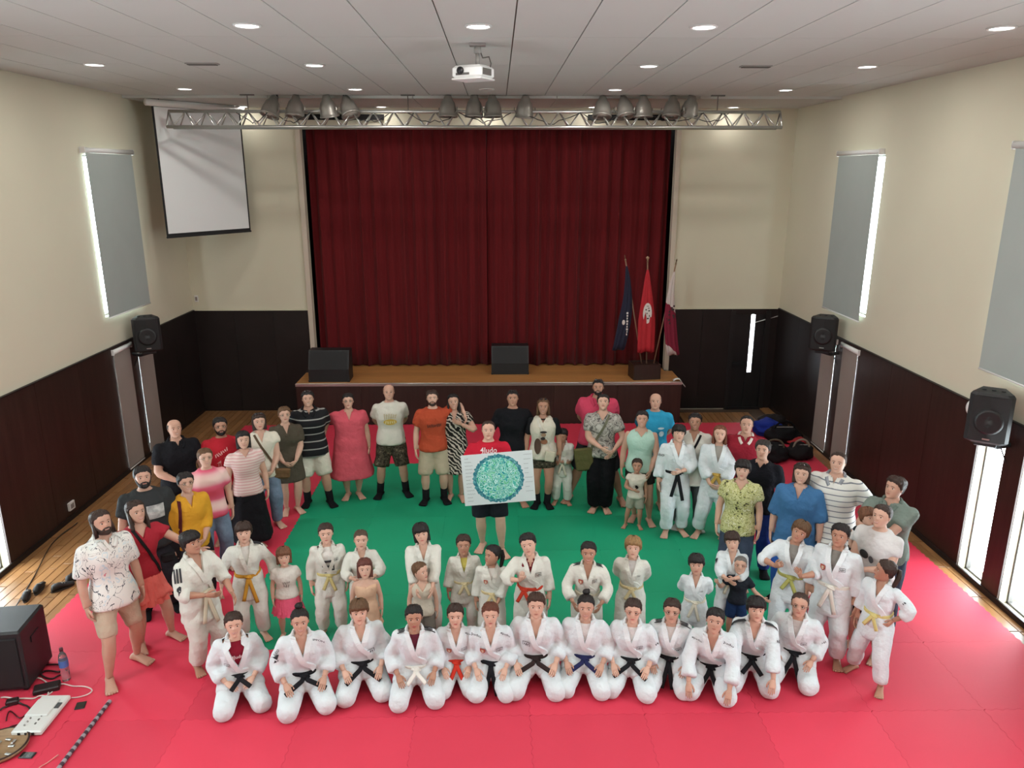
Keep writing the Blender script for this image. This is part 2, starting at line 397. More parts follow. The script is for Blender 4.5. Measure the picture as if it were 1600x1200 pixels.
# ---- curtain: pleated cloth
m_cur = mat('red_velvet_curtain', '#64171b', .85, var=.1, vscale=2, stretch=(5, 5, .4), bump=.2, bscale=250, spec=.15, sheen=.08)
def curtain(x0, x1, label, seed):
    r = np.random.default_rng(seed); nx = 420; xs = np.linspace(x0, x1, nx); w = x1-x0
    ph = np.cumsum(r.uniform(.6, 1.5, nx)); ph = ph/ph[-1]*2*PI*w/.27
    amp = np.interp(xs, np.linspace(x0, x1, 25), r.uniform(.03, .085, 25))
    zs = np.linspace(SZ+.02, OT+.12, 12); rings = []
    for k, z in enumerate(zs):
        t = k/11; a = amp*(1-.35*t)
        y = YB+.38+a*np.sin(ph+.25*np.sin(6*t))+.22*a*np.sin(2.3*ph+1)
        hem = (.012*np.sin(ph*.5)+r.normal(0, .002, nx)) if k == 0 else 0
        rings.append(np.stack([xs, y, np.full(nx, z)+hem], 1))
    b = MB(); b.loft(rings, False, False); o = b.build('stage_curtain', m_cur, None, True)
    o.modifiers.new('thickness', 'SOLIDIFY').thickness = .012
    return tag(o, label, 'curtain')
curtain(OL+.05, -.21*K, 'pleated dark red stage curtain, half on the projection screen side', 3)
curtain(-.195*K, OR_-.05, 'pleated dark red stage curtain, half behind the flags', 4)
m_borders = mat('black_cloth', '#0d0c0d', .95)
for x0, x1, w in ((-3.65, -2.05, 'projection screen'), (1.65, 3.3, 'flag')):
    o = boxo('masking_strip', ((x0+x1)/2*K, YB-.05, 5.62*K), ((x1-x0)*K, .04, .10), m_borders); tag(o, 'black cloth strip behind the truss on the %s side' % w, 'cloth strip')
# ================================================================ lamps and fixtures
m_lampring = mat('lamp_ring_white', '#cfcfcd', .4)
m_lampglow = glow('lamp_diffuser_glow', (1.0, .98, .94), 14)
m_dead = mat('unlit_diffuser', '#8d8580', .4)
def lathe_mesh(name, prof, m, n=24, smooth=True): return MB().lathe(prof, n).mesh(name, m, smooth)
ring_me = lathe_mesh('trim_ring', [(.095, .0), (.118, 0), (.118, -.008), (.108, -.016), (.096, -.012), (.095, 0)], m_lampring)
diff_me = lathe_mesh('diffuser', [(.096, 0), (.096, -.008), (.06, -.010), (.0, -.011)], m_lampglow)
dead_me = lathe_mesh('diffuser', [(.096, 0), (.096, -.008), (.06, -.010), (.0, -.011)], m_dead)
def downlight(x, y, label, lit=True, group='round ceiling downlights', z=None):
    z = ZC-(.04 if y > YS else 0) if z is None else z
    r = empty('ceiling_downlight', (x, y, z), 0, label, 'ceiling light', group)
    link('trim_ring', ring_me, r); link('diffuser', diff_me if lit else dead_me, r)
    if lit:
        ld = bpy.data.lights.new('downlight', 'AREA'); ld.shape = 'DISK'; ld.size = .19; ld.energy = LAMP_W*(.22 if y > YS else 1); ld.color = (1, .97, .92)
        lo = bpy.data.objects.new('lamp', ld); COL.objects.link(lo); lo.parent = r; lo.location = (0, 0, -.014)
xs5 = [-4.5*K, -2.05*K, -.15*K, 1.72*K, 4.22*K]
xn = ['by the side wall of the projection screen', 'second column from the projection screen wall', 'middle column of the ceiling', 'second column from the flag side wall', 'by the flag side wall']
rows = [(6.85*K, 'row nearest the camera'), (9.25*K, 'second row from the camera'), (11.8*K, 'row just before the truss'), (14.35*K, 'row behind the truss'), (4.4*K, 'row over the gallery front'), (1.9*K, 'row over the gallery'), (-.6*K, 'row at the gallery back')]
for j, (y, rn) in enumerate(rows):
    for i, x in enumerate(xs5):
        if i == 2 and j == 1: continue
        unlit = (i == 2 and j == 2)
        downlight(x, y, ('unlit grey round downlight, ' if unlit else 'round white downlight, ')+xn[i]+', '+rn, not unlit)
# ceiling vents
m_vent = mat('vent_grey', '#8f8a86', .5)
for u, v, w in ((316, 99, 'projection screen'), (1181, 103, 'flag')):
    p = on_z(u, v, ZC); r = empty('ceiling_vent', (p.x, p.y, ZC), 0, 'thin grey slot vent in the ceiling on the %s side' % w, 'vent', 'ceiling vents')
    boxo('vent_frame', (0, 0, -.006), (.36, .11, .012), m_vent, r)
    for k in range(3): boxo('slat', (0, -.03+.03*k, -.016), (.33, .012, .01), m_wframe, r)
# ---- lighting truss
TY, TZ0, TZ1 = 12.62*K, 5.335*K, 5.57*K; TX0, TX1 = -5.1*K, 4.46*K
tr_ = tag(empty('lighting_truss', (0, TY, TZ0)), 'long aluminium lattice truss hung under the ceiling in front of the curtain', 'truss')
hT = TZ1-TZ0
for y, z in ((-.13, 0), (.13, 0), (0, hT)): MB().tube([(TX0, y, z), (TX1, y, z)], .026, 10).build('chord', m_alu, tr_, True)
nb = 29; bl = (TX1-TX0-.2)/nb
for y0 in (-.13, .13):
    for sgn in (-1, 1):
        me = MB().tube([(-sgn*bl/4, y0, 0), (sgn*bl/4, 0, hT)], .011, 6).mesh('brace', m_alu, True)
        for i in range(nb): link('brace', me, tr_, (TX0+.1+bl*(i+.5)+(-bl/4 if sgn > 0 else bl/4), 0, 0))
for x in (TX0, TX1):
    MB().tube([(x, -.13, 0), (x, 0, hT), (x, .13, 0), (x, -.13, 0)], .016, 6).build('end_frame', m_alu, tr_, True)
for u in (386, 637, 1122):
    x = on_y(u, 150, TY).x
    b = MB().tube([(x, 0, hT), (x, 0, ZC-TZ0)], .008, 6); b.box((x, 0, ZC-TZ0-.01), (.22, .05, .02)); b.build('hanging_rod', m_wframe, tr_)
for k in range(9):
    xa = TX0+.9+k*.95+random.uniform(-.2, .2); L = random.uniform(.5, 1.0); pts = []
    for t in np.linspace(0, 1, 12): pts.append((xa+L*t, -.05+.06*math.sin(5*t+k), hT-.02-.16*math.sin(PI*t)*random.uniform(.7, 1.1)))
    MB().tube(pts, .007, 5).build('cable', m_blackplastic, tr_, True)
m_can = mat('spotlight_can_grey', '#8f8a83', .4, metal=.45, var=.1, vscale=9)
m_lens = mat('spotlight_lens', '#b9b3aa', .15)
def spot(u, tilt, yaw, label):
    x = on_y(u, 175, TY).x
    r = empty('stage_spotlight', (x, TY, TZ1-.06), yaw, label, 'spotlight', 'stage spotlights on the truss')
    r.scale = (1.25,)*3; cy, cz = .0, .10; ct, sn = math.cos(tilt), math.sin(tilt)
    R = np.array([[1, 0, 0], [0, ct, -sn], [0, sn, ct]])
    def rot(b):
        b.v = [v@R.T+[0, cy, cz] for v in b.v]; return b
    rot(MB().lathe([(.02, .15), (.04, .148), (.055, .12), (.062, .09), (.088, .06), (.105, .0), (.115, -.06), (.118, -.10), (.125, -.105), (.125, -.12), (.105, -.12), (.1, -.10), (.0, -.09)], 18)).build('can', m_can, r, True)
    rot(MB().lathe([(0, -.098), (.1, -.10), (.103, -.106), (0, -.108)], 18)).build('lens', m_lens, r, True)
    rot(MB().tube([(0, .05, .14), (0, .02, .2), (.03, 0, .17)], .012, 6)).build('cable_gland', m_blackplastic, r)
    pts = [(-.14, 0, cz), (-.145, 0, .06), (-.1, 0, .015), (0, 0, 0), (.1, 0, .015), (.145, 0, .06), (.14, 0, cz)]
    MB().tube(pts, .012, 6, flat=.5).build('yoke', m_can, r)
    b = MB(); b.box((0, 0, .01), (.05, .07, .06), bev=.008); b.build('clamp', m_wframe, r)
sx = [425, 462, 513, 545, 700, 741, 770, 820, 941, 976, 1005, 1050, 1078]
grp = ['group above the projection screen', 'middle group', 'group on the flag side']
nm = ['first', 'second', 'third', 'fourth', 'fifth']
c0 = 0
for g, cnt in enumerate((4, 4, 5)):
    for k in range(cnt):
        spot(sx[c0], random.uniform(-.5, .35), random.uniform(-.8, .8), 'grey truss spotlight, %s from the screen end in the %s' % (nm[k], grp[g])); c0 += 1
# ---- projector hung from the ceiling
p = on_z(746, 68, ZC); pr = tag(empty('projector', (p.x, p.y, ZC)), 'white video projector hanging from the ceiling on a short pole', 'projector')
boxo('ceiling_plate', (0, 0, -.012), (.16, .12, .024), m_vent, pr, bev=.004)
MB().tube([(0, 0, -.02), (0, 0, -.09)], .035, 10).tube([(0, 0, -.09), (0, 0, -.2)], .02, 10).build('pole', m_vent, pr, True)
b = boxo('body', (-.045, .0, -.265), (.33, .27, .12), m_whiteplastic, pr, rz=-.5, bev=.025)
boxo('vent_grille', (.168, -.02, -.0), (.006, .16, .06), m_wframe, b)
boxo('base_lip', (0, 0, -.062), (.335, .275, .016), m_whiteplastic, b, bev=.006)
MB().tube([(-.06, -.12, .01), (-.06, -.155, .01)], .035, 14).build('lens', m_blackplastic, b, True)
boxo('rear_slot', (-.04, -.137, -.02), (.15, .006, .02), m_wframe, b)
MB().tube([(0.02, 0, -.06), (.05, 0, -.13), (.11, 0, -.12), (.13, 0, -.18), (.12, 0, -.22)], .008, 6).build('cable', m_wframe, pr, True)
# ---- projection screen across the corner
A = Vector((-5.45*K, 12.85*K, 0)); B = Vector((-4.52*K, 14.28*K, 0)); d = (B-A); L = d.length; ang = math.atan2(d.y, d.x); Z0, Z1 = 3.62*K, 5.68*K
ps = tag(empty('projection_screen', ((A+B)/2)[:2]+(0,), ang), 'white projection screen with black border hanging across the corner', 'screen')
m_scr = mat('screen_white', '#dfe2e2', .8, spec=.1); m_blk = mat('screen_black_border', '#1c1c1d', .8)
boxo('screen_backing', (0, .004, (Z0+Z1)/2), (L, .006, Z1-Z0), m_blk, ps)
boxo('screen_surface', (0, -.002, (Z0+Z1)/2+.02), (L-.07, .004, Z1-Z0-.08), m_scr, ps)
boxo('bottom_bar', (0, 0, Z0), (L+.01, .03, .03), m_blk, ps, bev=.006)
MB().tube([(-L/2-.1, 0, Z1+.04), (L/2+.06, 0, Z1+.04)], .055, 12).build('case', m_whiteplastic, ps, True)
for s in (-1, 1): MB().tube([(s*L*.42, 0, Z1+.08), (s*L*.42, 0, ZC-.03)], .01, 6).build('hanger', m_wframe, ps)
# ---- wall speakers on the pillars between the floor windows
m_grille = mat('speaker_grille', '#141416', .6, bump=.4, bscale=500); m_spk = mat('speaker_cabinet', '#1b1b1d', .5, bump=.1, bscale=300)
def wall_speaker(X, sgn, y, z, aim, label):
    r = tag(empty('wall_speaker', (X-sgn*.30, y, z), aim), label, 'loudspeaker', 'wall loudspeakers')
    w, dpt, h = .42, .36, .56
    def pr(i): return np.array([(-w/2+i, -dpt/2+.05+i, 0), (-w/2+.06+i, -dpt/2+i, 0), (w/2-.06-i, -dpt/2+i, 0), (w/2-i, -dpt/2+.05+i, 0), (w*.3-i, dpt/2-i, 0), (-w*.3+i, dpt/2-i, 0)])
    b = MB(); b.loft([pr(.02)+[0, 0, 0], pr(0)+[0, 0, .025], pr(0)+[0, 0, h-.025], pr(.02)+[0, 0, h]]); b.build('cabinet', m_spk, r)
    b = MB(); b.loft([np.array([(-w/2+.035, -dpt/2-.0, z), (0, -dpt/2-.02, z), (w/2-.035, -dpt/2, z), (w/2-.05, -dpt/2+.02, z), (-w/2+.05, -dpt/2+.02, z)]) for z in (.03, h-.03)]); b.build('grille', m_grille, r)
    b = MB(); b.lathe([(.14, 0), (.14, .012), (.11, .016), (.05, .004), (0, .01)], 20); b.v = [np.stack([v[:, 0], -v[:, 2]-dpt/2-.012, v[:, 1]+h*.45], 1) for v in b.v]; b.build('woofer', m_blackplastic, r, True)
    boxo('badge', (0, -dpt/2-.02, .06), (.07, .006, .015), m_alu, r)
    for k in (-.09, 0, .09): boxo('rigging_point', (k, .02*abs(k), h+.004), (.04, .03, .01), m_blackplastic, r)
    br = boxo('bracket', (0, .02, -.03), (.22, .2, .06), m_blackplastic, r, bev=.01)
    c, s = math.cos(-aim), math.sin(-aim); vx, vy = sgn*.30, 0; lx, ly = c*vx-s*vy, s*vx+c*vy
    MB().tube([(0, .02, -.05), (lx*.5, ly*.5, -.09), (lx*.98, ly*.98, -.06)], .03, 8).build('wall_arm', m_blackplastic, r)
    MB().tube([(0, .1, .08), (lx*.6, ly*.6+.06, -.1), (lx*.96, ly*.96, -.3)], .008, 5).build('cable', m_blackplastic, r, True)
wall_speaker(XL, -1, 12.0*K, 1.92*K, .45, 'black wall loudspeaker over the taupe blinds, on the projection screen side')
wall_speaker(XR, 1, 11.85*K, 1.92*K, -.5, 'black wall loudspeaker over the taupe blinds, on the flag side')
wall_speaker(XR, 1, 7.6*K, 1.9*K, -.6, 'big near black wall loudspeaker over the bright floor windows')
# small wall fittings
def plate(loc, d, label, name, cat='socket', m=m_whiteplastic):
    r = tag(empty(name, loc), label, cat)
    boxo('plate', (0, 0, 0), d, m, r, bev=.004)
    e = [x*.55 for x in d]; i = d.index(min(d)); sg = -1 if i == 1 or loc[0] > 0 else 1; e[i] = .008; l = [0, 0, 0]; l[i] = sg*d[i]/2; boxo('insert', l, e, m_vent, r)
plate((-5.79*K, YB-.011, 2.32*K), (.07, .02, .13), 'small white switch plate on the cream corner above the panelling', 'wall_switch', 'switch')
pp = on_x(107, 790, XL); plate((XL+.04, pp.y, pp.z), (.03, .14, .12), 'white wall socket low on the dark panelling', 'wall_socket')
wlp = on_x(1525, 637, XR); b = MB(); b.ell((0, 0, 0), (.05, .07, .09), 14, 9)
tag(b.build('wall_sensor', m_whiteplastic, None, True, loc=(XR-.06, wlp.y, wlp.z)), 'small white oval sensor on the panelling beside the near speaker', 'sensor')
# ---- things on the stage
def stage_monitor(u0, u1, vb, vt, label, rz):
    a, b_ = on_z(u0, vb, SZ), on_z(u1, vb, SZ); w = (b_-a).length; c = (a+b_)/2; h = on_y((u0+u1)/2, vt, c.y).z-SZ
    r = tag(empty('stage_monitor', (c.x, c.y+.2, SZ), rz), label, 'loudspeaker')
    b = MB(); P = lambda x: np.array([(x, -.2, 0), (x, -.2, h*.42), (x, -.06, h), (x, .2, h), (x, .2, 0)]); b.loft([P(-w/2), P(w/2)]); b.build('cabinet', m_spk, r)
    b = MB(); e = .012; P = lambda x: np.array([(x, -.2-e, .02), (x, -.2-e, h*.42), (x, -.06-e, h-.02), (x, -.06, h-.02), (x, -.19, .02)]); b.loft([P(-w/2+.03), P(w/2-.03)]); b.build('grille', m_grille, r)
    for s in (-1, 1): boxo('corner_guard', (s*(w/2-.015), -.2, .02), (.04, .03, .04), m_blackplastic, r)
stage_monitor(483, 546, 597, 550, 'black floor monitor speaker at the screen end of the stage', .0)
stage_monitor(768, 826, 585, 543, 'black floor monitor speaker in the middle of the stage', 0)
# flag stand
a = on_z(988, 592, SZ); b_ = on_z(1031, 596, SZ); fw = (b_-a).length
fx, fy = (a.x+b_.x)/2, (a.y+b_.y)/2+.22
fs = tag(empty('flag_stand', (fx, fy, SZ), .12), 'dark wooden box stand holding three flags on the stage', 'stand')
FH = .30
for s in (-1, 1): boxo('side', (s*(fw/2-.012), 0, FH/2), (.024, .4, FH), m_dark, fs)
for s in (-1, 1): boxo('front_board', (0, s*.19, FH/2), (fw-.05, .02, FH), m_dark, fs)
boxo('top_board', (0, 0, FH-.03), (fw-.05, .36, .02), m_dark, fs)
m_pole = mat('flag_pole_wood', '#8a6a55', .4); m_spear = mat('spearhead_brass', '#a08a70', .35, metal=.7)
def flag(foot, tip, m, cloth, label, emblem=None, side=0):
    """foot, tip: pixels of the pole's ends; cloth: (t0, t1, half width) of the hanging cloth."""
    f0 = on_y(*foot, fy); t0 = on_y(*tip, fy+.05); r = tag(empty('flag', f0), label, 'flag'); d = t0-f0; Lp = d.length; d = np.array(d)
    MB().tube([-.1*d/Lp, d*.95], .013, 8).build('pole', m_pole, r, True)
    dn = d/Lp
    sp = MB().tube([d*.945, d*.955, d*.965, d*.985, d*1.0], [(.012, .012), (.02, .02), (.012, .008), (.035, .01), (.002, .002)], 8); sp.build('spearhead', m_spear, r)
    rings = []; n = 48; a = np.linspace(0, 2*PI, n, endpoint=False); t1, zb, hw, off = cloth
    for k, t in enumerate(np.linspace(0, 1, 16)):
        top = d*t1; z = top[2]+(zb-top[2])*t; tp = max(.0, min(1, z/d[2])); pole = d*tp
        w = .015+hw*min(1, t*1.6)**.8; cx = pole[0]*(1-t)+(top[0]+side*w*.9+off)*t if side else pole[0]*(1-.6*t)+top[0]*.6*t
        rad = 1+.22*np.sin(6*a+1.3*t+k*.02)+.1*np.sin(11*a+2)
        rings.append(np.stack([cx+np.cos(a)*w*rad, pole[1]-.02+np.sin(a)*w*.5*rad, np.full(n, z)+.03*np.sin(3*a)*(t > .9)], 1))
    c = MB().loft(rings).build('cloth', m, r, True)
    return r, d, rings
m_navy = mat('navy_flag_cloth', '#1b1d33', .85, var=.15, vscale=8, stretch=(6, 6, 1)); m_rflag = mat('red_flag_cloth', '#b0222c', .85, var=.12, vscale=8, stretch=(6, 6, 1))
m_wflag = ramp_mat('white_maroon_flag_cloth', 'wave', .32, [(0, '#c9bdb8'), (.62, '#c9bdb8'), (.63, '#7c2338')], stretch=(1, 1, 1), distort=1.2, axis='DIAGONAL')
m_print = mat('white_flag_print', '#d8d2cc', .8); m_printd = mat('dark_flag_print', '#3a2a2a', .8)
r, d, rg = flag((1003, 570), (976, 398), m_navy, (.9, .32, .085, -.02), 'navy blue flag with white marks, drooping on its pole nearest the stage middle', side=-1)
b = MB()
def on_cloth(rg, x, z):
    k = min(range(len(rg)), key=lambda i: abs(rg[i][0, 2]-z)); q = rg[k]; q = q[q[:, 1] < q[:, 1].mean()]; return q[np.argmin(abs(q[:, 0]-x)), 1]-.008
cx = rg[9][:, 0].mean()
for k in range(9): z = .62+.052*k; x = cx+.03; b.box((x, on_cloth(rg, x, z), z), (.02+.008*(k % 3), .006, .036))
b.ell((cx-.04, on_cloth(rg, cx-.04, .86), .86), (.03, .006, .05), 10, 6); b.build('print', m_print, r)
r, d, rg = flag((1010, 572), (1012, 400), m_rflag, (.88, .3, .12, 0), 'red flag with a round white crest, drooping on the middle pole')
cx = rg[8][:, 0].mean(); zc = 1.06; b = MB(); y0 = min(on_cloth(rg, cx, zc+q) for q in (-.15, 0, .15))-.004; n = 22
a = np.linspace(0, 2*PI, n, endpoint=False); b.loft([np.stack([cx+.085*np.cos(a)*q, y0+a*0+w, zc+.2*np.sin(a)*q], 1) for q, w in ((1, .012), (1, 0), (.0, -.002))], False); b.build('crest', m_print, r)
b = MB()
for (x, z, w, h) in ((-.03, .07, .03, .03), (.02, .1, .03, .02), (.03, .05, .035, .03), (-.04, -.04, .03, .02), (.01, -.1, .04, .03), (-.01, .0, .02, .03), (.04, -.05, .02, .04), (-.03, -.12, .02, .02), (0, .14, .05, .012)): b.ell((cx+x, y0-.003, zc+z), (w/2, .004, h/2), 8, 5)
b.build('crest_detail', m_printd, r)
r, d, rg = flag((1021, 570), (1058, 404), m_wflag, (.88, .22, .085, .0), 'white flag with maroon lower part and crest, drooping on the pole at the stage end', side=.6)
cx = rg[8][:, 0].mean(); b = MB(); zc = 1.0
for k in range(14): x = cx+random.uniform(-.06, .07); z = zc+random.uniform(-.17, .17); b.ell((x, on_cloth(rg, x, z), z), (.02, .005, .02), 7, 5)
b.build('crest_detail', m_printd, r)
# white rag hanging over the stage corner
rg = []
for t in np.linspace(0, 1, 9):
    x = t*.24; z = .035*math.sin(PI*min(1, t*1.4))-max(0, t-.55)*.28; rg.append(np.array([(x, -.06+.02*math.sin(7*t), z), (x, 0, z+.015), (x, .07, z), (x, .02, z-.01)]))
tag(MB().loft(rg).build('white_cloth', m_whiteplastic, None, True, loc=(SX1-.16, SY+.02, SZ+.02)), 'small crumpled white cloth at the stage corner beside the flags', 'cloth')
# ================================================================ people: one generator, every figure posed by its own numbers
def V3(*a): return np.array(a, float)
def nrm(v): return v/(np.linalg.norm(v)+1e-9)
def rotm(axis, a):
    return np.array(Matrix.Rotation(a, 3, axis))
def ik(a, t, l1, l2, pole):
    d = t-a; L = np.linalg.norm(d); u = d/(L+1e-9); L = min(L, (l1+l2)*.998); L = max(L, abs(l1-l2)*1.05+.01)
    x = (l1*l1-l2*l2+L*L)/(2*L); h = math.sqrt(max(0, l1*l1-x*x)); p = pole-u*np.dot(pole, u); p = nrm(p)
    return a+u*x+p*h, a+u*L
def sring(c, R, Fv, w, d, n=22, p=2.4):
    a = np.linspace(0, 2*PI, n, endpoint=False); ca, sa = np.cos(a), np.sin(a)
    x = np.sign(ca)*np.abs(ca)**(2/p)*w; y = np.sign(sa)*np.abs(sa)**(2/p)*d
    return c+np.outer(x, R)+np.outer(y, Fv)
def arr_mesh(name, V, faces_list, mats, smooth=True):
    """faces_list: [(int array (n,k), material index)]"""
    me = bpy.data.meshes.new(name); V = np.ascontiguousarray(V, dtype=np.float32)
    loops = []; starts = []; mi = []; off = 0
    for f, m in faces_list:
        f = np.asarray(f, np.int32)
        if not len(f): continue
        k = f.shape[1]; loops.append(f.ravel()); starts.append(off+np.arange(len(f))*k); mi.append(np.full(len(f), m)); off += f.size
    me.vertices.add(len(V)); me.vertices.foreach_set('co', V.ravel())
    me.loops.add(off); me.loops.foreach_set('vertex_index', np.concatenate(loops).astype(np.int32))
    st = np.concatenate(starts).astype(np.int32); me.polygons.add(len(st)); me.polygons.foreach_set('loop_start', st)
    me.polygons.foreach_set('material_index', np.concatenate(mi).astype(np.int32))
    for m in mats: me.materials.append(m)
    me.update(calc_edges=True); me.validate()
    if smooth: me.shade_smooth()
    return me
def mb_faces(mb, base=0):
    """split an MB's faces by vertex count and material -> faces_list"""
    v, f, mi = mb.arrays(); out = {}
    for q, m in zip(f, mi): out.setdefault((len(q), m), []).append(q)
    return v, [(np.array(q)+base, m) for (k, m), q in out.items()]
# ---------------- head template (unit head height, face towards -Y)
_HZ = np.array([-.50, -.475, -.43, -.36, -.25, -.12, 0, .12, .25, .36, .44, .485, .50])
_HW = np.array([.05, .13, .195, .245, .285, .312, .33, .342, .335, .29, .21, .11, .02])
_HF = np.array([.30, .335, .355, .365, .372, .378, .375, .392, .375, .31, .22, .115, .02])
_HB = np.array([.02, .05, .12, .21, .28, .34, .40, .435, .43, .375, .28, .15, .02])
def hprof(z): return np.interp(z, _HZ, _HW), np.interp(z, _HZ, _HF), np.interp(z, _HZ, _HB)
def head_xyz(phi, z, off=0.0, face=True):
    hw, f, b = hprof(z); c, s = np.cos(phi), np.sin(phi)
    p = 2.35; cc = np.sign(c)*np.abs(c)**(2/p); ss = np.sign(s)*np.abs(s)**(2/p)
    x = ss*(hw+off); y = np.where(c > 0, -cc*(f+off), -cc*(b+off))
    if face:
        fr = (c > .2)
        g = lambda cx, cz, sx, sz: np.exp(-((x-cx)/sx)**2-((z-cz)/sz)**2)
        nose = .085*np.exp(-(x/.055)**2)*np.clip((.08-z)/.17, 0, 1)*np.clip((z+.175)/.055, 0, 1)
        dz = nose-.024*(g(.135, .0, .07, .05)+g(-.135, .0, .07, .05))+.014*(g(.13, .09, .1, .03)+g(-.13, .09, .1, .03))
        dz += .016*g(0, -.255, .1, .05)+.02*g(0, -.44, .1, .05)-.012*g(0, -.345, .13, .03)+.014*(g(.2, -.13, .09, .08)+g(-.2, -.13, .09, .08))
        y = y-np.where(fr, dz, 0)
    return x, y
def head_grid(nphi=44, nz=34):
    t = np.linspace(-PI, PI, nphi, endpoint=False); phi = t-.30*np.sin(t)*np.abs(np.cos(t/2))      # denser at the face
    z = -.5+np.concatenate([[0], np.sort(.5-.5*np.cos(np.linspace(.12, PI-.12, nz-2))), [1]]); z = .35*z+.65*np.linspace(-.5, .5, nz)
    return phi, z
def grid_faces(nz, nphi, base=0):
    i, j = np.meshgrid(np.arange(nz-1), np.arange(nphi), indexing='ij'); k = (j+1) % nphi
    return (np.stack([i*nphi+j, i*nphi+k, (i+1)*nphi+k, (i+1)*nphi+j], -1).reshape(-1, 4))+base
_phi, _z = head_grid(); _P, _Zg = np.meshgrid(_phi, _z); _hx, _hy = head_xyz(_P, _Zg)
HEAD_V = np.stack([_hx, _hy, _Zg], -1).reshape(-1, 3); HEAD_F = grid_faces(34, 44)
def face_y(x, z):
    hw, f, b = hprof(np.float64(z)); s = min(1, abs(x)/hw)**(2.35/2); phi = math.asin(s)*(1 if x >= 0 else -1)
    return float(head_xyz(np.array([phi]), np.array([z]))[1][0])
def make_face(smile=0, beard=False):
    """eyes, brows, mouth and ears, as shapes set on the face; material slots 1..5"""
    m = MB()
    for s in (-1, 1):
        y = face_y(s*.135, 0); m.cur = 1; m.ell((s*.135, y+.012, -.004), (.060, .032, .031), 10, 6)
        m.cur = 2; m.ell((s*.135, y-.013, -.003), (.029, .013, .029), 8, 5)
        m.cur = 0; m.ell((s*.135, y+.006, .030), (.066, .032, .014), 8, 5)
        m.cur = 3
        pts = [(s*x, face_y(s*x, z)-.004, z) for x, z in ((.058, .088), (.11, .100), (.17, .096), (.215, .072))]
        m.tube(pts, [(.006, .008), (.008, .012), (.008, .010), (.004, .005)], 6)
        m.cur = 0; m.ell((s*.335, .03, -.03), (.028, .062, .098), 8, 7, rotm('Z', s*.35))
    w = .09+.035*smile; zc = -.262
    m.cur = 4
    for k, dz in ((1, .013), (0, -.013)):
        pts = [(x*w, face_y(x*w, zc)-.004, zc+dz*(1-abs(x))+.040*smile*x*x-.01*smile) for x in (-1, -.5, 0, .5, 1)]
        m.tube(pts, [(.004, .004), (.012, .011), (.013, .012), (.012, .011), (.004, .004)], 6)
    if smile > .6:
        m.cur = 5; pts = [(x*w*.75, face_y(x*w*.75, zc)-.008, zc+.002+.040*smile*x*x*.75-.01*smile) for x in (-1, -.5, 0, .5, 1)]
        m.tube(pts, [(.006, .004), (.011, .009), (.012, .010), (.011, .009), (.006, .004)], 6)
    m.cur = 0
    m.ell((-.028, face_y(0, -.135)-.0, -.145), (.026, .03, .02), 7, 5); m.ell((.028, face_y(0, -.135), -.145), (.026, .03, .02), 7, 5)
    return m
_FACE = {}
def face_arrays(smile):
    if smile not in _FACE: _FACE[smile] = mb_faces(make_face(smile))
    return _FACE[smile]
def hair_shell(front=.27, temple=.10, side=-.06, back=-.32, thick=.05, top=.06, seed=0, lock=.012, lowfront=None, crown_max=None, part=0):
    phi, z = head_grid(56, 34); Pm, Zm = np.meshgrid(phi, z); r = np.random.default_rng(seed); a = np.abs(np.degrees(Pm))
    line = np.interp(a, [0, 30, 52, 70, 88, 105, 125, 180], [front, front-.01, (front+temple)/2, temple, side, side-.06, (side+back)/2-.05, back])
    line = line+.012*np.sin(9*Pm+seed)+.008*np.sin(17*Pm+2*seed)
    d = np.clip((Zm-line)/.10, -1.2, 1); k = np.clip(d, 0, 1); k = k*k*(3-2*k)
    th = np.where(d > 0, -.008+(thick+(top-thick)*np.clip(Zm/.4, 0, 1)+.008)*k**.55, -.008+.03*d)
    th = th+k*lock*(np.sin(13*Pm+5*Zm+seed)+.6*np.sin(29*Pm+3*seed+4*Zm))+k*.008*r.normal(0, 1, Pm.shape)
    if crown_max is not None: th = np.where(Zm > crown_max, -.02, th)
    x, y = head_xyz(Pm, Zm, 0, False); V = np.stack([x, y, Zm], -1)
    N = np.stack([np.sin(Pm)*1.0, -np.cos(Pm)*1.0, np.clip(Zm*2.2, -.3, 1.5)+0*Pm], -1); N /= np.linalg.norm(N, axis=-1, keepdims=True)
    V = V+N*th[..., None]; Fc = grid_faces(34, 56); keep = (d.reshape(-1)[Fc].max(1) > -.35)
    if crown_max is not None: keep &= (Zm.reshape(-1)[Fc].min(1) <= crown_max+.04)
    return V.reshape(-1, 3), Fc[keep]
def beard_shell(full=1.0, seed=0):
    phi, z = head_grid(56, 34); Pm, Zm = np.meshgrid(phi, z); a = np.abs(np.degrees(Pm)); x, y = head_xyz(Pm, Zm)
    top = np.interp(a, [0, 14, 24, 40, 62, 85, 100], [-.19, -.19, -.21, -.27, -.16, .02, -.2]); bot = -.56
    d = np.clip((top-Zm)/.05, -1, 1); d = np.where(a > 92, -1, d); mouth = (np.abs(x) < .10) & (np.abs(Zm+.265) < .034); d = np.where(mouth, -1, d)
    th = np.where(d > 0, .028*full*np.sqrt(np.clip(d, 0, 1))+.006*np.sin(31*Pm+20*Zm), -.02)
    N = np.stack([np.sin(Pm), -np.cos(Pm), np.where(Zm < -.4, -.6, 0.)], -1); V = np.stack([x, y, Zm], -1)+N*th[..., None]
    Fc = grid_faces(34, 56); keep = d.reshape(-1)[Fc].max(1) > -.5
    return V.reshape(-1, 3), Fc[keep]
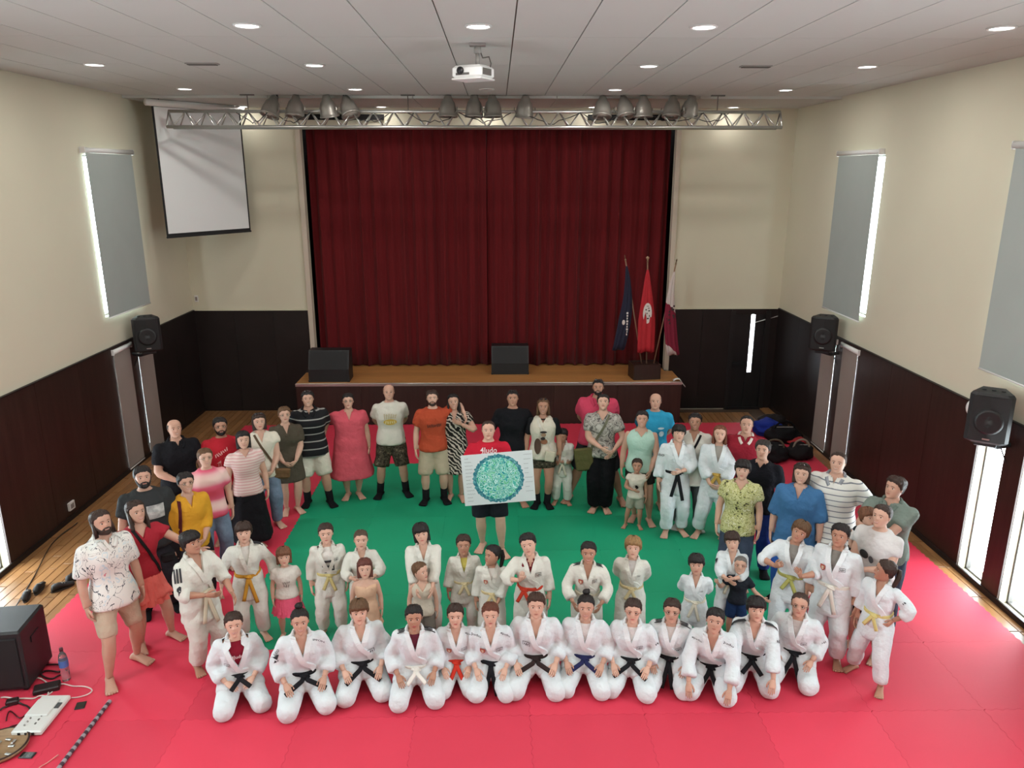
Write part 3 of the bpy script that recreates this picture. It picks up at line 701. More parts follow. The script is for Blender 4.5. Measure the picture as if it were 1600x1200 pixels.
# ---------------- materials for people
def skin_mat(c): return mat('skin_'+c.strip('#'), c, .5, var=.05, vscale=14, spec=.35)
def hair_mat(c): return mat('hair_'+c.strip('#'), c, .5, var=.3, vscale=30, stretch=(3, 3, .6), bump=.5, bscale=90, spec=.35)
def cloth(c, fold=.5, rough=.85): return c if not isinstance(c, str) else mat('cloth_'+c.strip('#')+('' if fold == .5 else '_%d' % int(fold*100)), c, rough, var=.05, vscale=7, bump=fold, bscale=15, spec=.15, bdist=.035)
m_gi = mat('judogi_cotton', '#cfd6d9', .9, var=.03, vscale=5, bump=.5, bscale=17, spec=.1, bdist=.035)
m_gi2 = mat('judogi_cotton_less_lit', '#cdccc3', .9, var=.03, vscale=5, bump=.5, bscale=17, spec=.1, bdist=.035)  # same judogi cotton, the back rows' weaker light put into its warmer colour
m_gi_lapel = mat('judogi_lapel', '#d6dcde', .9, bump=.25, bscale=120, spec=.1)
m_eyew = mat('eye_white', '#cfc8c0', .3); m_iris = mat('eye_iris', '#1d130f', .2); m_lip = mat('lip', '#9c5a50', .45); m_lipf = mat('lip_rose', '#a84a4c', .4); m_teeth = mat('teeth', '#e2dcd2', .3)
m_dkprint = mat('dark_print', '#26262b', .8); m_glassfr = mat('glasses_frame', '#2b1d1b', .4); m_lensclear = glass_mat('spectacle_lens'); m_sunlens = mat('sunglass_lens', '#0e0d10', .08, spec=.8)
# ---------------- batched voxel remesh
JOBS = []
def job(mb, voxel, iters): JOBS.append([mb, voxel, iters, None]); return len(JOBS)-1
def run_jobs():
    tmp = bpy.data.collections.new('tmp'); COL.children.link(tmp); obs = []
    for mb, vx, it, _ in JOBS:
        o = bpy.data.objects.new('tmp', mb.mesh('tmp', [])); tmp.objects.link(o); m = o.modifiers.new('r', 'REMESH'); m.mode = 'VOXEL'; m.voxel_size = vx
        m2 = o.modifiers.new('s', 'SMOOTH'); m2.factor = .5; m2.iterations = it; obs.append(o)
    dg = bpy.context.evaluated_depsgraph_get(); dg.update()
    for o, J in zip(obs, JOBS):
        me = o.evaluated_get(dg).data; n = len(me.vertices); V = np.empty(n*3, np.float32); me.vertices.foreach_get('co', V)
        L = np.empty(len(me.loops), np.int32); me.loops.foreach_get('vertex_index', L); J[3] = (V.reshape(-1, 3), L.reshape(-1, 4))
    for o in obs: m = o.data; bpy.data.objects.remove(o); bpy.data.meshes.remove(m)
    bpy.data.collections.remove(tmp)
# ---------------- text as flat meshes
_TXT = {}
def text_mesh(s):
    if s in _TXT: return _TXT[s]
    if s[0] == '~':                                        # print too small to read: a row of short strokes
        n = int(s[1:]); r = np.random.default_rng(n); V, Fc = [], []
        for i in range(n):
            x = -.5+(i+.5)/n; w = .22/n; h = r.uniform(.5, .9)/max(n, 3); sk = r.uniform(-.2, .3)/n; k = len(V)
            V += [(x-w-sk, -h), (x+w-sk, -h), (x+w+sk, h), (x-w+sk, h)]; Fc.append((k, k+1, k+2, k+3))
            if i % 2: k = len(V); y = r.uniform(-.3, .3)/n; V += [(x-.45/n, y-.1/n), (x+.45/n, y-.1/n), (x+.45/n, y+.12/n), (x-.45/n, y+.12/n)]; Fc.append((k, k+1, k+2, k+3))
        _TXT[s] = (np.array(V), Fc); return _TXT[s]
    c = bpy.data.curves.new('t', 'FONT'); c.body = s; c.align_x = 'CENTER'; c.align_y = 'CENTER'; c.resolution_u = 2; c.offset = .012
    o = bpy.data.objects.new('t', c); COL.objects.link(o); dg = bpy.context.evaluated_depsgraph_get(); me = bpy.data.meshes.new_from_object(o.evaluated_get(dg))
    V = np.array([v.co[:2] for v in me.vertices]); Fc = [tuple(p.vertices) for p in me.polygons]; bpy.data.objects.remove(o); bpy.data.curves.remove(c); bpy.data.meshes.remove(me)
    w = V[:, 0].max()-V[:, 0].min(); V = (V-[(V[:, 0].max()+V[:, 0].min())/2, (V[:, 1].max()+V[:, 1].min())/2])/w
    _TXT[s] = (V, Fc); return _TXT[s]
# ---------------- the figure
# torso section table: t above the pelvis centre (in S), half width, half depth
TORSO = [(-.075, .060, .055), (-.045, .088, .07), (-.005, .098, .077), (.04, .093, .07), (.085, .083, .061), (.14, .087, .064), (.20, .097, .071), (.245, .098, .066), (.275, .086, .055), (.298, .062, .047), (.318, .042, .041)]
class Fig: pass
PEOPLE = []
def hand(mb, w, d, n, tv, hs, curl=.35, flip=False):
    """palm, four fingers and a thumb; d: along the fingers, n: palm side, tv: thumb side"""
    d = nrm(d); b = nrm(tv-d*np.dot(tv, d)); n = n-d*np.dot(n, d)-b*np.dot(n, b); n = nrm(n)
    P = lambda a, q, e=0: w+d*a*hs+b*q*hs+n*e*hs
    rings = []
    for a, hw, ht, q in ((-.06, .13, .105, 0), (.08, .165, .10, .01), (.25, .205, .095, .01), (.45, .205, .08, 0), (.53, .19, .062, 0)):
        th = np.linspace(0, 2*PI, 10, endpoint=False); rings.append(np.array([P(a, q+math.cos(t)*hw, math.sin(t)*ht) for t in th]))
    mb.loft(rings)
    for i, (q, L, r) in enumerate(((.15, .40, .05), (.05, .47, .052), (-.055, .44, .05), (-.15, .34, .044))):
        a0 = .47; pts = [P(a0, q)]; ang = curl*.3; cur = P(a0, q)
        for seg in (.42, .33, .25):
            ang += curl*.6; cur = cur+(d*math.cos(ang)+n*math.sin(ang)+b*q*.3)*seg*L*hs; pts.append(cur)
        mb.tube(pts, [r*hs, r*hs*1.02, r*hs*.92, r*hs*.62], 6)
    pts = [P(.06, .1), P(.2, .24, .04), P(.38, .31, .07), P(.52, .31, .1)]; mb.tube(pts, [.07*hs, .062*hs, .055*hs, .035*hs], 6)
def foot(mb, ank, fd, S, bw, lift=0, toes=True):
    """bare foot: ank = ankle joint, fd = pointing direction on the floor"""
    fd = nrm(V3(fd[0], fd[1], 0)); sd = V3(-fd[1], fd[0], 0); z0 = ank[2]-.045*S; L = .152*S; rings = []
    for t, hw, h in ((-.30, .012, .02), (-.26, .021, .036), (-.12, .023, .055), (.05, .022, .052), (.25, .025, .036), (.45, .030, .026), (.58, .031, .019), (.64, .027, .013)):
        c = np.array(ank)+fd*t*L; a = np.linspace(0, 2*PI, 10, endpoint=False)
        rings.append(np.stack([c[0]+np.cos(a)*hw*S*bw*sd[0], c[1]+np.cos(a)*hw*S*bw*sd[1], z0+np.maximum(0, h*S*(.5+.5*np.sin(a)))], 1))
    mb.loft(rings)
    if toes:
        for k in range(5): mb.ell(np.array(ank)+fd*(.67-.02*abs(k-1.5))*L+sd*(k-2)*.0118*S*bw+V3(0, 0, z0+.008*S-ank[2]), (.0078*S, .0105*S, .0075*S), 7, 5)
def skeleton(sp):
    g = Fig(); h = sp['h']; adult = np.clip((h-.9)/.75, 0, 1); Hh = sp.get('head', .183+.042*adult); g.h, g.Hh = h, Hh
    S = (h-Hh)/.867; g.S = S; bw = sp.get('bw', 1.0); g.bw = bw; sw = sp.get('sw', 1.0); g.belly = sp.get('belly', 0)
    kneel = sp.get('kneel', False); lean = sp.get('lean', 0.0); side = sp.get('side', 0.0)
    g.kneel = kneel
    g.U = nrm(V3(math.sin(side), -math.sin(lean), math.cos(lean)*math.cos(side))); g.R = nrm(V3(1, 0, 0)-g.U*g.U[0]); g.F = np.cross(g.R, g.U)
    g.F = -g.F if g.F[1] > 0 else g.F
    pz = .155*S if kneel == 'seiza' else (.315*S if kneel == 'high' else (.53-sp.get('squat', 0))*S)
    g.P = V3(0, 0, pz)
    g.T = lambda x, f, t: g.P+g.R*x*S+g.F*f*S+g.U*t*S
    g.Cs = g.T(0, -.005, .282)
    g.sh = {s: g.T(s*.106*sw*(.6+.4*bw), -.004, .264) for s in (-1, 1)}
    # head
    yaw, pit, rol = sp.get('hy', 0), sp.get('hp', -.22), sp.get('hr', 0)
    g.Rh = rotm('Z', yaw)@rotm('X', pit)@rotm('Y', rol)
    g.nb = g.T(0, -.005, .312)
    chin = g.T(0, .006, .335)
    g.Hc = chin+g.Rh@V3(0, 0, .5*Hh)+g.F*.012*S
    g.top = g.Hc+g.Rh@V3(0, .03*Hh, .53*Hh)
    # arms
    g.el, g.wr = {}, {}; g.hd = {}
    Zw = V3(0, 0, 1)
    for s in (-1, 1):
        a = sp.get('aL' if s > 0 else 'aR', sp.get('arms', 'down')); l1, l2 = .166*S, .148*S; pole = None; hdv = None
        Rv = g.R*s
        if a == 'down': t = g.sh[s]+S*(Rv*.045*(.5+.5*bw)+g.F*.035-Zw*.305); pole = -g.F*.9+Rv*.5; hdv = (-Zw+g.F*.12-Rv*.05, -Rv, g.F, .45)
        elif a == 'wide': t = g.sh[s]+S*(Rv*.10+g.F*.03-Zw*.285); pole = -g.F*.6+Rv*.8; hdv = (-Zw+Rv*.15, -Rv, g.F, .45)
        elif a == 'back': t = g.T(s*.02, -.115, .03); pole = Rv*1.0-g.F*.35; hdv = (-Rv*.8-Zw*.4, g.F, Zw, .5)
        elif a == 'front': t = g.T(s*.05, .125+.04*g.belly+.03*(bw-1), -.0); pole = Rv*.8-g.F*.5-Zw*.2; hdv = (-Rv*.75-Zw*.65+g.F*.1, -g.F, Zw+g.F*.6, .5)
        elif a == 'fold': t = g.T(-s*.03, .125, .09); pole = Rv*.8-Zw*.8; hdv = (-Rv, -g.F, Zw, .5)
        elif a == 'hip': t = g.T(s*.115*bw, .02, .05); pole = Rv*1.2-g.F*.3; hdv = (-Rv*.3+g.F*.6-Zw*.5, -Rv, Zw, .6)
        elif a == 'thigh':
            ks = sp.get('spread', .115); t = V3(s*(ks+.0)*S, -.135*S, .195*S); pole = Rv*.45-g.F*.9-Zw*.1; hdv = (V3(-s*.30, -.95, -.30), V3(0, 0, -1), V3(-s, 0, .2), .18)
        elif a == 'thighin':
            t = V3(s*.085*S, -.125*S, .20*S); pole = Rv*.6-g.F*.8; hdv = (V3(-s*.65, -.7, -.25), V3(0, 0, -1), V3(-s*.6, .6, .2), .2)
        elif a == 'floor':
            t = V3(s*.125*S, -.26*S, .15*S); pole = Rv*.3-g.F*.8; hdv = (V3(-s*.1, -.55, -.8), V3(0, .6, -.6), V3(-s, 0, 0), .25)
        else:
            x, f, tt = a[:3]; t = g.T(s*x, f, tt); pole = (Rv*a[3]+g.F*a[4]+g.U*a[5]) if len(a) > 3 else Rv*.6-Zw*.8
            if len(a) > 6: hdv = a[6]; hdv = tuple((Rv*q[0]+g.F*q[1]+g.U*q[2]) if hasattr(q, '__len__') else q for q in hdv)
        e, w = ik(g.sh[s], t, l1, l2, nrm(pole)); g.el[s], g.wr[s] = e, w
        if hdv is None: dd = nrm(w-e); hdv = (dd, -g.F-Rv*.3, Zw+g.F*.2, .35)
        g.hd[s] = hdv
    # legs
    g.hip, g.kn, g.an, g.fd = {}, {}, {}, {}
    for s in (-1, 1):
        g.hip[s] = g.T(s*.052*(.6+.4*bw), 0, -.02)
        if kneel == 'seiza':
            ks = sp.get('spread', .115); g.kn[s] = V3(s*ks*S, -.212*S, .062*S); g.an[s] = V3(s*.06*S, .03*S, .05*S); g.fd[s] = (-.2*s, 1)
        elif kneel == 'high':
            g.kn[s] = V3(s*.065*S, -.06*S, .062*S); g.an[s] = V3(s*.06*S, .17*S, .05*S); g.fd[s] = (0, 1)
        else:
            fx, fy = sp.get('fL' if s > 0 else 'fR', (.078, 0)); t = V3(s*fx*S, fy*S, .045*S)
            g.kn[s], g.an[s] = ik(g.hip[s], t, .246*S, .238*S, V3(s*.15, -1, 0)); g.fd[s] = (s*sp.get('toe', .35), -1)
    return g
def torso_rings(g, lo, hi, ew, ed, tbl=None, hemw=None, hemd=None):
    """rings of a garment: the body's sections between t=lo and t=hi plus ease; hemw/hemd replace the lowest one"""
    T = tbl or TORSO; ts = [q[0] for q in T]; S, bw, be = g.S, g.bw, g.belly
    tt = sorted(set([lo, hi]+[t for t in ts if lo < t < hi]+[t for t in np.arange(math.ceil(lo/.04)*.04, hi, .04)])); out = []
    for t in tt:
        w = np.interp(t, ts, [q[1] for q in T]); d = np.interp(t, ts, [q[2] for q in T]); bl = math.exp(-((t-.07)/.09)**2)*be
        if t < .26: k = bw
        else: k = 1+(bw-1)*max(0, (.32-t)/.06)*.7
        w = w*k*(1+.25*bl)+ew; d = d*k*(1+.5*bl)+ed
        if hemw is not None and t < .06:
            q = (t-lo)/(.06-lo); q = max(0, q); w = hemw*(1-q)+w*q; d = hemd*(1-q)+d*q
        yo = .010*bl+(.006 if .15 < t < .25 else 0)
        out.append((t, w, d, yo))
    return out
def loft_torso(mb, g, rings, p=2.4, n=24): mb.loft([sring(g.T(0, yo, t), g.R, -g.F, w*g.S, d*g.S, n, p) for t, w, d, yo in rings])
def surf(g, rings, x, t, off):
    ts = [r[0] for r in rings]; w = np.interp(t, ts, [r[1] for r in rings]); d = np.interp(t, ts, [r[2] for r in rings]); yo = np.interp(t, ts, [r[3] for r in rings])
    q = min(.985, abs(x)/w); return g.T(x, yo+d*(1-q**2.4)**(1/2.4)+off, t)
def limb(pts, fr, radii, g, n=12):
    """points along a 3-joint chain at fractions 0..2"""
    a, b, c = pts; out = []
    for f in fr: out.append(a+(b-a)*f if f <= 1 else b+(c-b)*(f-1))
    return out, [r*g.S for r in radii]
def strip(mb, g, rings, path, hw, off, thick=.012, steps=4):
    """cloth band laid on the torso; path: (x, t) points"""
    P = []
    for i in range(len(path)-1):
        for k in range(steps): q = k/steps; P.append((path[i][0]*(1-q)+path[i+1][0]*q, path[i][1]*(1-q)+path[i+1][1]*q))
    P.append(path[-1]); rg = []
    for i, (x, t) in enumerate(P):
        a, b = P[max(0, i-1)], P[min(len(P)-1, i+1)]; dx, dt = b[0]-a[0], b[1]-a[1]; L = math.hypot(dx, dt)+1e-9; nx, nt = -dt/L, dx/L
        rg.append(np.array([surf(g, rings, x+nx*hw, t+nt*hw, off-thick), surf(g, rings, x+nx*hw, t+nt*hw, off), surf(g, rings, x-nx*hw, t-nt*hw, off), surf(g, rings, x-nx*hw, t-nt*hw, off-thick)]))
    mb.loft(rg)
def decal(mb, g, rings, cx, ct, w, V, Fc, off=.010, rot=0, asp=1):
    c, s = math.cos(rot), math.sin(rot); Q = []
    for x, y in V: X, Y = x*w, y*w*asp; Q.append(surf(g, rings, cx+c*X-s*Y, ct+s*X+c*Y, off+.0035))
    mb.add(Q, Fc)
def disc(n=18, sx=.5, sy=.5):
    a = np.linspace(0, 2*PI, n, endpoint=False); return np.stack([np.cos(a)*sx, np.sin(a)*sy], 1), [tuple(range(n))]
def gridq(nx=6, ny=4):
    xs, ys = np.linspace(-.5, .5, nx), np.linspace(-.5, .5, ny); V = np.array([(x, y) for y in ys for x in xs]); return V, [(j*nx+i, j*nx+i+1, (j+1)*nx+i+1, (j+1)*nx+i) for j in range(ny-1) for i in range(nx-1)]
SHIELD = (np.array([(-.5, .5), (0, .56), (.5, .5), (.5, -.1), (.3, -.42), (0, -.62), (-.3, -.42), (-.5, -.1)]), [tuple(range(8))])
SHIELD = (SHIELD[0][::-1], SHIELD[1])
def person(label, u, v, h, top=None, bottom=None, group='people', cat='person', **sp):
    """u, v: picture point of the crown of the head; the figure stands where a body of height h puts that point."""
    sp['h'] = h; g = skeleton(sp); S, bw = g.S, g.bw; g.sp = sp
    # facing: towards the camera unless turned
    lift = sp.get('lift', 0); z = g.top[2]+MZ+lift; p = on_z(u, v, z); rz = sp.get('turn', 0)+math.atan2(p.x, p.y)*-1.0
    lx, ly = g.top[0], g.top[1]; c, s = math.cos(rz), math.sin(rz)
    root = tag(empty('person', (p.x-(c*lx-s*ly), p.y-(s*lx+c*ly), MZ+lift), rz), label, cat, group); g.root = root
    # ---- body
    mb = MB(); R0 = torso_rings(g, -.075, .318, 0, 0); loft_torso(mb, g, R0)
    mb.tube([g.T(0, -.005, .28), g.nb, g.Hc-g.Rh@V3(0, -.02*g.Hh, .2*g.Hh)], [.042*S, .034*S*(.8+.2*bw), .032*S], 12)
    thin = sp.get('limb', .6+.4*bw)
    for s_ in (-1, 1):
        pts, r = limb((g.sh[s_], g.el[s_], g.wr[s_]), (0, .12, .5, .95, 1.1, 1.35, 1.7, 2.02), (.029*thin, .030*thin, .030*thin, .027*thin, .0265*thin, .027*thin, .021*thin, .0175), g)
        mb.tube([g.T(s_*.06, -.004, .25)]+pts, [.034*S]+r, 12); mb.ell(g.sh[s_]-g.U*.004*S, (.031*S*thin,)*3, 10, 8)
        pts, r = limb((g.hip[s_], g.kn[s_], g.an[s_]), (0, .25, .6, .93, 1.05, 1.3, 1.6, 1.88, 2.0), (.064*bw, .063*bw, .050*thin, .039*thin, .037*thin, .039*thin, .03*thin, .0225, .024), g)
        mb.tube(pts, r, 12)
        if g.kneel: mb.ell(g.kn[s_], (.045*S*thin,)*3, 10, 8)
    g.jbody = job(mb, max(.011, .0125*S), 3)
    ex = MB()
    for s_ in (-1, 1):
        d, n, tv, cu = g.hd[s_]; hand(ex, g.wr[s_], d, n, tv, .104*S, cu)
        if sp.get('feet', 'bare') == 'bare': foot(ex, g.an[s_], g.fd[s_], S, 1.05)
    g.extra = ex
    # ---- garments
    g.gar = []                                            # (part name, job, material, cut function)
    if sp.get('under'): garment(g, sp['under'], 'undershirt')
    if top: garment(g, top, None)
    if bottom: garment(g, bottom, None)
    PEOPLE.append(g); return g
def garment(g, G, nm):
    S, bw, sp = g.S, g.bw, g.sp; kind = G['k']; c = G.get('c', '#888888'); mb = MB(); cut = []; thin = sp.get('limb', .6+.4*bw); e = G.get('e', .012)
    m = cloth(c) if isinstance(c, str) else c; vox = max(.012, .0145*S); name = nm
    def sleeves(to, r0, r1, cuffw=None):
        for s in (-1, 1):
            fr = [0, .1]+[f for f in np.arange(.3, to, .3)]+[to]
            pts, r = limb((g.sh[s], g.el[s], g.wr[s]), fr, [r0+(r1-r0)*(f/to) for f in fr], g)
            mb.tube([g.T(s*.06, -.004, .245)]+pts, [r0*S*1.05]+r, 12)
            if to <= 2: mb.ell(g.sh[s]+g.U*.001*S, (r0*S,)*3, 10, 8)
    def legs(to, r0, r1, rk=None):
        for s in (-1, 1):
            fr = [0, .2]+[f for f in np.arange(.45, to, .25)]+[to]
            rr = [np.interp(f, [0, .3, 1, to] if to > 1 else [0, to], [r0, r0*.98, (rk or (r0+r1)/2), r1] if to > 1 else [r0, r1]) for f in fr]
            pts, r = limb((g.hip[s], g.kn[s], g.an[s]), fr, rr, g); mb.tube(pts, r, 12)
            if g.kneel: mb.ell(g.kn[s]+V3(0, 0, .0), ((rk or r0)*S*1.02,)*3, 10, 8)
    if kind in ('tee', 'polo', 'tank', 'blouse', 'dress'):
        hem = G.get('hem', -.045 if kind != 'dress' else -.24); hi = G.get('hi', (.314 if kind != 'tank' else .302))
        wl = G.get('flare', .011)
        if nm and sp.get('gi'): G = dict(G, sl=0); hem = .03; rg = torso_rings(g, hem, hi, -.004, .006)
        else: rg = torso_rings(g, max(hem, -.075), hi, e, e, hemw=(.098*bw+wl+e)*(1+.12*g.belly), hemd=(.078*bw+wl+e)*(1+.25*g.belly))
        if hem < -.075:
            w0, d0 = rg[0][1], rg[0][2]; fl = G.get('flare2', .05); ex = []
            for t in np.arange(hem, -.0751, .03): q = (t-hem)/(-.075-hem); ex.append((t, w0+fl*(1-q), d0+fl*(1-q), 0))
            rg = ex+rg
        loft_torso(mb, g, rg); g.rg = rg
        if nm: g.rgu = rg
        sl = G.get('sl', {'tee': .62, 'polo': .66, 'tank': 0, 'blouse': .8, 'dress': .5}[kind])
        if sl: sleeves(sl, (.036+e*.3)*thin, G.get('cuff', (.038+e*.5)*thin))
        v = G.get('v', {'tank': (.215, .066), 'polo': (.262, .022), 'blouse': (.225, .035), 'dress': (.225, .035), 'tee': None}[kind])
        if v: cut.append(('v', v[0], v[1]))
        name = name or {'tee': 't_shirt', 'polo': 'polo_shirt', 'tank': 'sleeveless_top', 'blouse': 'blouse', 'dress': 'dress'}[kind]
    elif kind == 'gi':
        T = [(-.16, .116, .098), (-.10, .120, .100), (-.04, .114, .094), (.03, .102, .083), (.075, .094, .075), (.12, .100, .080), (.2, .108, .086), (.245, .106, .078), (.275, .094, .064), (.3, .070, .054), (.32, .050, .049)]
        lo = G.get('hem', -.14 if not g.kneel else -.02); T = [(a, b*.965, c) for a, b, c in T]; rg = torso_rings(g, lo, .322, .0, .0, T)
        if g.kneel == 'seiza': rg = [(t, w*(1+.12*max(0, (.06-t)/.08)), d*(1+.35*max(0, (.06-t)/.08)), yo) for t, w, d, yo in rg]
        loft_torso(mb, g, rg); g.rg = rg
        sleeves(G.get('sl', 1.62), .0415, G.get('cuff', .046))
        if g.kneel == 'seiza':                              # skirt of the jacket spread over the thighs
            for s in (-1, 1): mb.tube([g.T(s*.05, .02, .01), g.hip[s]*.45+g.kn[s]*.55+V3(0, 0, .012*S)], [.082*S, .076*S], 12, flat=.9)
        vb = G.get('v', .17); vw = G.get('vw', .042); cut.append(('v', vb, vw)); name = 'judogi_jacket'; g.vb, g.vw = vb, vw
    elif kind in ('shorts', 'trousers', 'gipants', 'leggings'):
        ee = {'shorts': .014, 'trousers': .008, 'gipants': .018, 'leggings': .004}[kind]; ee = G.get('e', ee)
        rg = torso_rings(g, -.075, .075, ee*.7, ee*.7); loft_torso(mb, g, rg)
        if kind == 'shorts': legs(G.get('to', .82), (.062+ee*.5)*bw, G.get('r1', .052+ee*.6)*(.5+.5*bw))
        elif kind == 'gipants': legs(G.get('to', 1.86), .070, G.get('r1', .050), .056 if not g.kneel else .064)
        else: legs(1.95, (.064+ee*.5)*bw, G.get('r1', .034+ee), (.045+ee)*thin)
        name = {'shorts': 'shorts', 'trousers': 'trousers', 'gipants': 'judogi_trousers', 'leggings': 'trousers'}[kind]
    elif kind == 'skirt':
        rg = torso_rings(g, -.075, .03, .0, .0, hemw=.108*bw+e, hemd=.088*bw+e); hem = G.get('hem', -.22); fl = G.get('flare2', .05); w0, d0 = rg[0][1], rg[0][2]; ex = []
        for t in np.arange(hem, -.0751, .03): q = (t-hem)/(-.075-hem); ex.append((t, w0+fl*(1-q), d0+fl*(1-q), 0))
        n = 36; rr = []
        for t, w, d, yo in ex+rg:
            base = sring(g.T(0, yo, t), g.R, -g.F, w*S, d*S, n); q = max(0, min(1, (.05-t)/(.05-hem))); k = 1+.05*q*np.sin(np.arange(n)*PI*2/n*G.get('pleat', 9)); cc = g.T(0, yo, t); rr.append(cc+(base-cc)*k[:, None])
        mb.loft(rr); name = 'skirt'
    g.gar.append((name, job(mb, vox, G.get('it', 3)), m, cut))
def frame_xf(g, V): return np.asarray(V)@g.Rh.T*g.Hh+g.Hc
def creases(V, Q, S, amp, seed, out=.9):
    """cloth folds: crossed ridges pushed along the vertex normals"""
    r = np.random.default_rng(seed); V = V.astype(float); e1 = V[Q[:, 2]]-V[Q[:, 0]]; e2 = V[Q[:, 3]]-V[Q[:, 1]]; fn = np.cross(e1, e2); N = np.zeros_like(V)
    for k in range(4): np.add.at(N, Q[:, k], fn)
    N /= np.linalg.norm(N, axis=1, keepdims=True)+1e-9; d = np.zeros(len(V)); w = .25*np.sin(V@np.array([9., 7, 11])+seed)
    for i in range(6):
        a = r.uniform(0, PI); q = np.array([math.cos(a)*r.uniform(.5, 1), math.cos(a)*r.uniform(-1, 1), math.sin(a)*1.1]); q = q/np.linalg.norm(q)*2*PI/r.uniform(.13, .34)/max(S, .7)*1.2
        m = .5+.5*np.sin(V@r.normal(0, 5, 3)+r.uniform(0, 6)); d += m*(np.abs(np.sin(V@q*.5+r.uniform(0, 6)+2*w))-.64)
    return V+N*((d+out)*amp*.75*S)[:, None]
def finish(g):
    sp, S, root = g.sp, g.S, g.root; sk = sp.get('skin', '#c6977c'); hc = sp.get('hair', '#2a1c15')
    # body mesh: remeshed trunk and limbs + head + face + hands + feet
    V, Q = JOBS[g.jbody][3]; Vs = [V]; Fl = [(Q, 0)]; n = len(V)
    hv = HEAD_V.copy()
    if sp.get('long_face'): hv[:, 0] *= .94
    fem = any(w in root['label'].replace(',', '').split()[:4] for w in ('woman', 'girl', 'toddler', 'child'))
    if fem: hv[:, 0] *= 1-.14*np.clip((-.05-hv[:, 2])/.4, 0, 1)
    Vs.append(frame_xf(g, hv)); Fl.append((HEAD_F+n, 0)); n += len(hv)
    Fl.append((np.array([np.arange(44)[::-1]])+n-len(hv), 0)); Fl.append((np.array([np.arange(44)])+n-44, 0))
    fv, ff = face_arrays(sp.get('smile', .7)); Vs.append(frame_xf(g, fv)); Fl += [(f+n, m) for f, m in ff]; n += len(fv)
    ev, ef = mb_faces(g.extra, n); Vs.append(ev); Fl += ef
    brow = hair_mat(sp.get('brow', hc if hc not in ('#9a948c',) else '#4a3a30'))
    link('body', arr_mesh('body', np.concatenate(Vs), Fl, [skin_mat(sk), m_eyew, m_iris, brow, m_lipf if fem else m_lip, m_teeth]), root)
    # garments
    for name, j, m, cut in g.gar:
        V, Q = JOBS[j][3]; V = creases(V, Q, S, (.0085 if 'judogi' in name else (.0015 if name == 'undershirt' else .0055)), len(PEOPLE)+j, .35 if 'jacket' in name else .9); c = V[Q].mean(1)-g.P; t = c@g.U/S; x = c@g.R/S; f = c@g.F/S; keep = np.ones(len(Q), bool)
        for k in cut:
            if k[0] == 'v': q = (t-k[1])/(.315-k[1]); keep &= ~((f > -.01) & (q > 0) & (np.abs(x) < k[2]*q+.001))
        Q = Q[keep]; used = np.unique(Q); mp = np.zeros(len(V), np.int32); mp[used] = np.arange(len(used))
        gm = link(name, arr_mesh(name, V[used], [(mp[Q], 0)], [m]), root)
        if cut and name not in ('judogi_jacket', 'undershirt'):
            vb, hw = cut[0][1], cut[0][2]; b = MB(); rg = g.rg; tp = rg[-1][0]
            for s in (-1, 1): strip(b, g, rg, [(s*hw*(q-vb)/(.315-vb), q) for q in np.linspace(tp, vb-.004, 5)], .008, .004, .016)
            b.build('neckline', m, gm)
    gk = sp.get('gi')
    if gk: gi_trim(g, gk)
    hair(g, hc)
    if sp.get('beard'):
        v, f = beard_shell(sp['beard']); link('beard', arr_mesh('beard', frame_xf(g, v), [(f, 0)], [hair_mat(sp.get('beardc', hc))]), root)
    if sp.get('glasses'): glasses(g, sp['glasses'])
    if sp.get('shades'): shades(g)
    if sp.get('feet') in ('sock', 'shoe'):
        for s in (-1, 1):
            b = MB(); foot(b, g.an[s], g.fd[s], S, 1.2, toes=False); L = .1 if sp['feet'] == 'sock' else .06
            up = g.an[s]+nrm(g.kn[s]-g.an[s])*L*S; b.tube([g.an[s]-V3(0, 0, .02*S), g.an[s], up], [.03*S, .03*S, .031*S], 12); b.build(sp['feet'], cloth(sp.get('footc', '#141416'), .3), root, True)
    for fn in sp.get('extra', []): fn(g)
